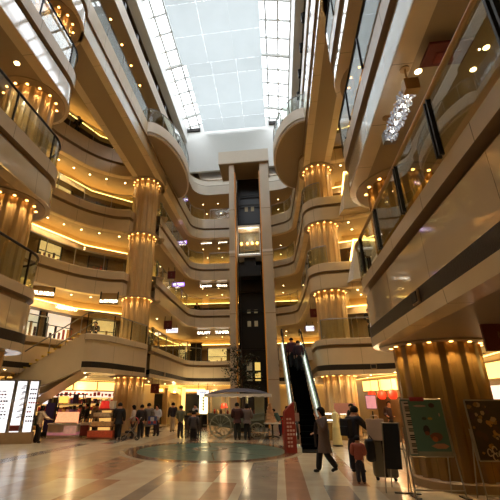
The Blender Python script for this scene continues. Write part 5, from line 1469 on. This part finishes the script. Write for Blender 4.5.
# pink banner, pale display figure, lit cases by the right column
p_ = AY(345, 408.5, 21.2); t = thing('pink_banner', 'pale pink horizontal banner in front of the right fluted column', 'banner', p_, -.1)
part('cloth', MB().box((0, 0, 0), (1.05, .03, .5)), mat('pink_cloth', (230, 168, 156), .6, var=.15), t)
for s_ in (-1, 1): part('post', MB().box((s_*.5, .03, (-p_.z+.25)/2), (.04, .04, p_.z+.3)), STEEL, t)
q = P(338, 446); t = thing('dress_form', 'pale yellow draped dress form on a stand in front of the pink banner', 'mannequin', q)
part('torso', MB().lathe([(.12, .62), (.16, .75), (.12, .95), (.16, 1.18), (.13, 1.3), (.04, 1.36), (.04, 1.44)], n=18), mat('pale_yellow_cloth', (232, 222, 170), .7), t, True)
part('skirt', MB().lathe([(.2, .06), (.19, .35), (.15, .75)], n=18), mat('yellow_skirt', (216, 204, 150), .7), t, True); part('base', MB().lathe([(.22, 0), (.22, .03)], n=18), DARKMETAL, t)
for (px, lab) in ((331, 'glass showcase with white lights left of the dress form'), (346, 'glass showcase with white lights right of the dress form')):
    q = P(px, 440); t = thing('showcase', lab, 'showcase', q)
    part('base', MB().box((0, 0, .4), (.5, .4, .8)), mat('showcase_gold', (150, 120, 60), .4), t); part('glass_box', MB().box((0, 0, 1.05), (.5, .4, .5)), SHOPGLASS, t)
    for z in (.9, 1.2): part('lamp', MB().box((0, 0, z), (.3, .2, .04)), LED, t)
# near right shop behind the broad column
t = thing('lit_fascia_panel', 'amber lit panel band right of the broad column at the right edge', 'light panel', (6.4, 12.2, 0), PI/2)
part('face', MB().box((0, .1, 2.62), (5.2, .04, .44)), AMB, t); part('frame', MB().box((0, .05, 2.62), (5.4, .06, .56)), GROOVE, t)
t = thing('shop_counter', 'red-topped dark shop counter right of the broad column', 'counter', (6.0, 12.0, 0), PI/2)
part('body', MB().box((0, 0, .5), (3.0, .5, 1.0)), SHOPDARK, t); part('red_display', MB().box((.2, .0, 1.3), (1.8, .3, .6)), RED, t); part('white_sign', MB().box((.2, 0.03, 2.0), (2.4, .04, .36)), mat('pale_lit_sign', (250, 220, 200), .5, emit=.8), t)

# ------------------------------------------------------------------ potted tree in front of the elevator shaft
t = thing('potted_tree', 'tall dark-leaved tree in a pot in front of the elevator shaft', 'tree', (-2.35, 25.6, 0))
BARK = mat('bark', (70, 54, 40), .8, var=.3, scale=14, bump=.4); LEAF = mat('dark_leaf', (44, 54, 30), .6, var=.4, scale=5)
part('pot', MB().lathe([(.32, 0), (.4, .1), (.45, .6), (.48, .62), (.48, .68), (.4, .68)], n=20), DARKMETAL, t, True)
part('trunk', MB().tube([(0, 0, .6), (.05, .02, 1.8), (-.05, 0, 3.0), (.02, .03, 4.2), (0, 0, 5.2)], [.09, .08, .065, .05, .02], 8), BARK, t, True)
rnd = random.Random(8); br = MB(); lf = MB()
for i in range(26):
    z0 = rnd.uniform(2.3, 5.0); a_ = rnd.uniform(0, 2*PI); L_ = rnd.uniform(.5, 1.15)*(1.15-.12*abs(z0-3.6))
    e = Vector((L_*math.cos(a_), L_*.8*math.sin(a_), z0+rnd.uniform(.2, .6)))
    m_ = Vector((0, 0, z0)).lerp(e, .5) + Vector((0, 0, .1))
    br.tube([(0, 0, z0), m_, e], [.025, .018, .008], 5)
    for k in range(34):
        u = rnd.uniform(.3, 1.1); c_ = Vector((0, 0, z0)).lerp(e, u) + Vector((rnd.gauss(0, .13), rnd.gauss(0, .13), rnd.gauss(0, .13)))
        d_ = Vector((rnd.uniform(-1, 1), rnd.uniform(-1, 1), rnd.uniform(-.9, .3))).normalized(); sd = d_.cross(Vector((0, 0, 1))); sd = sd.normalized() if sd.length > .05 else Vector((1, 0, 0))
        l_ = rnd.uniform(.15, .26)
        lf.quad([c_, c_+d_*l_*.5+sd*l_*.25, c_+d_*l_, c_+d_*l_*.5-sd*l_*.25])
part('branches', br, BARK, t); part('foliage', lf, LEAF, t)

# a few added fill points for the warm light the shops and galleries give off
for x, y, z, e in ((-12.5, 24, 2.6, 60), (5.2, 21.5, 2.6, 60), (-6, 32, 2.6, 50), (2.5, 32, 2.6, 50)):
    point((x, y, z), e, (1, .74, .4), .3)

# ------------------------------------------------------------------ lit shop windows on the galleries
WINLIT = mat('lit_window_backing', (236, 206, 150), .5, emit=.5, ecol=(255, 208, 130), var=.45, scale=2.2)
WINPALE = mat('pale_window_backing', (236, 226, 206), .5, emit=.45, ecol=(255, 236, 206), var=.35, scale=2.0)
def shop_window(p, rz, w, h, label, m, goods=0, seed=0):
    t = thing('shop_window', label, 'shop window', p, rz)
    part('lit_backing', MB().box((0, -.03, h/2), (w, .04, h)), m, t)
    part('frame', MB().box((0, -.1, h), (w+.1, .1, .07)).box((0, -.1, 0), (w+.1, .1, .07)).box((-w/2, -.1, h/2), (.07, .1, h)).box((w/2, -.1, h/2), (.07, .1, h)).box((0, -.1, h*.55), (w, .06, .04)), DARKMETAL, t)
    rnd = random.Random(seed)
    for k in range(goods):
        hh_ = rnd.uniform(.25, .6)*h
        part('goods', MB().box((-w/2+.15+(w-.3)*k/max(1, goods-1), -.09, hh_/2+.03), (.13, .06, hh_)), cloth(rnd.choice([(70, 40, 30), (120, 70, 40), (40, 34, 34), (180, 140, 80), (150, 60, 40)])), t)
def on_poly(pl, s_, d):
    ln = cum(pl); q = at_len(pl, ln, s_); q1 = at_len(pl, ln, s_+.1)
    a_ = math.atan2(q1[1]-q[1], q1[0]-q[0]); return (q[0]+math.sin(a_)*d, q[1]-math.cos(a_)*d), a_
BL = cum(BULK_L)
base_s = BL[3]
for k, (ds, w, lab, m) in enumerate(((1.2, 2.0, 'lit shop window at the far left of the first gallery above the stairs', WINPALE), (3.7, 2.0, 'second lit shop window of the first gallery, under the framed hanging sign', WINPALE), (6.2, 2.1, 'third lit shop window of the first gallery, behind the stair handrails', WINPALE), (8.9, 1.6, 'fourth lit shop window of the first gallery, beside the fluted column', WINLIT))):
    p, a_ = on_poly(BULK_L, base_s+ds, -.27); shop_window((p[0], p[1], FLR[2]+.15), a_, w, 1.75, lab, m, 7, k)
for lv, nm_ in ((3, 'second'), (4, 'third')):
    for k, (ds, w, lab) in enumerate(((4.6, 1.6, 'dim shop window in the left bay of the %s gallery, below the lit letters' % nm_), (8.0, 1.3, 'dim shop window in the left bay of the %s gallery, beside the fluted column' % nm_))):
        p, a_ = on_poly(BULK_L, base_s+ds, -.27); shop_window((p[0], p[1], FLR[lv]+.3), a_, w, 1.5, lab, WINLIT if k == 0 else SHOPDARK, 5, 10*lv+k)
for px0, px1, py, lab, m in ((208, 227, 349, 'warm lit shop window at the far end of the first gallery, left of the shaft', WINLIT), (176, 188, 343, 'amber lit shop window at the far end of the first gallery, left of the dark door', WINLIT)):
    A_, B_ = AY(px0, py, 39.4), AY(px1, py, 39.4); shop_window(((A_.x+B_.x)/2, 39.4, FLR[2]+.05), 0, B_.x-A_.x, A_.z-FLR[2], lab, m, 5, px0)
A_, B_ = AY(190.5, 343, 39.4), AY(202, 343, 39.4)
o = struct('door_4', MB().box(((A_.x+B_.x)/2, 39.45, (FLR[2]+A_.z)/2), (B_.x-A_.x, .08, A_.z-FLR[2])), [BLACK])
MB().box(((A_.x+B_.x)/2, 39.38, (FLR[2]+A_.z)/2), (.07, .1, A_.z-FLR[2])).box(((A_.x+B_.x)/2, 39.38, A_.z), (B_.x-A_.x+.1, .1, .1)).build('door_frame', GROOVE, o)
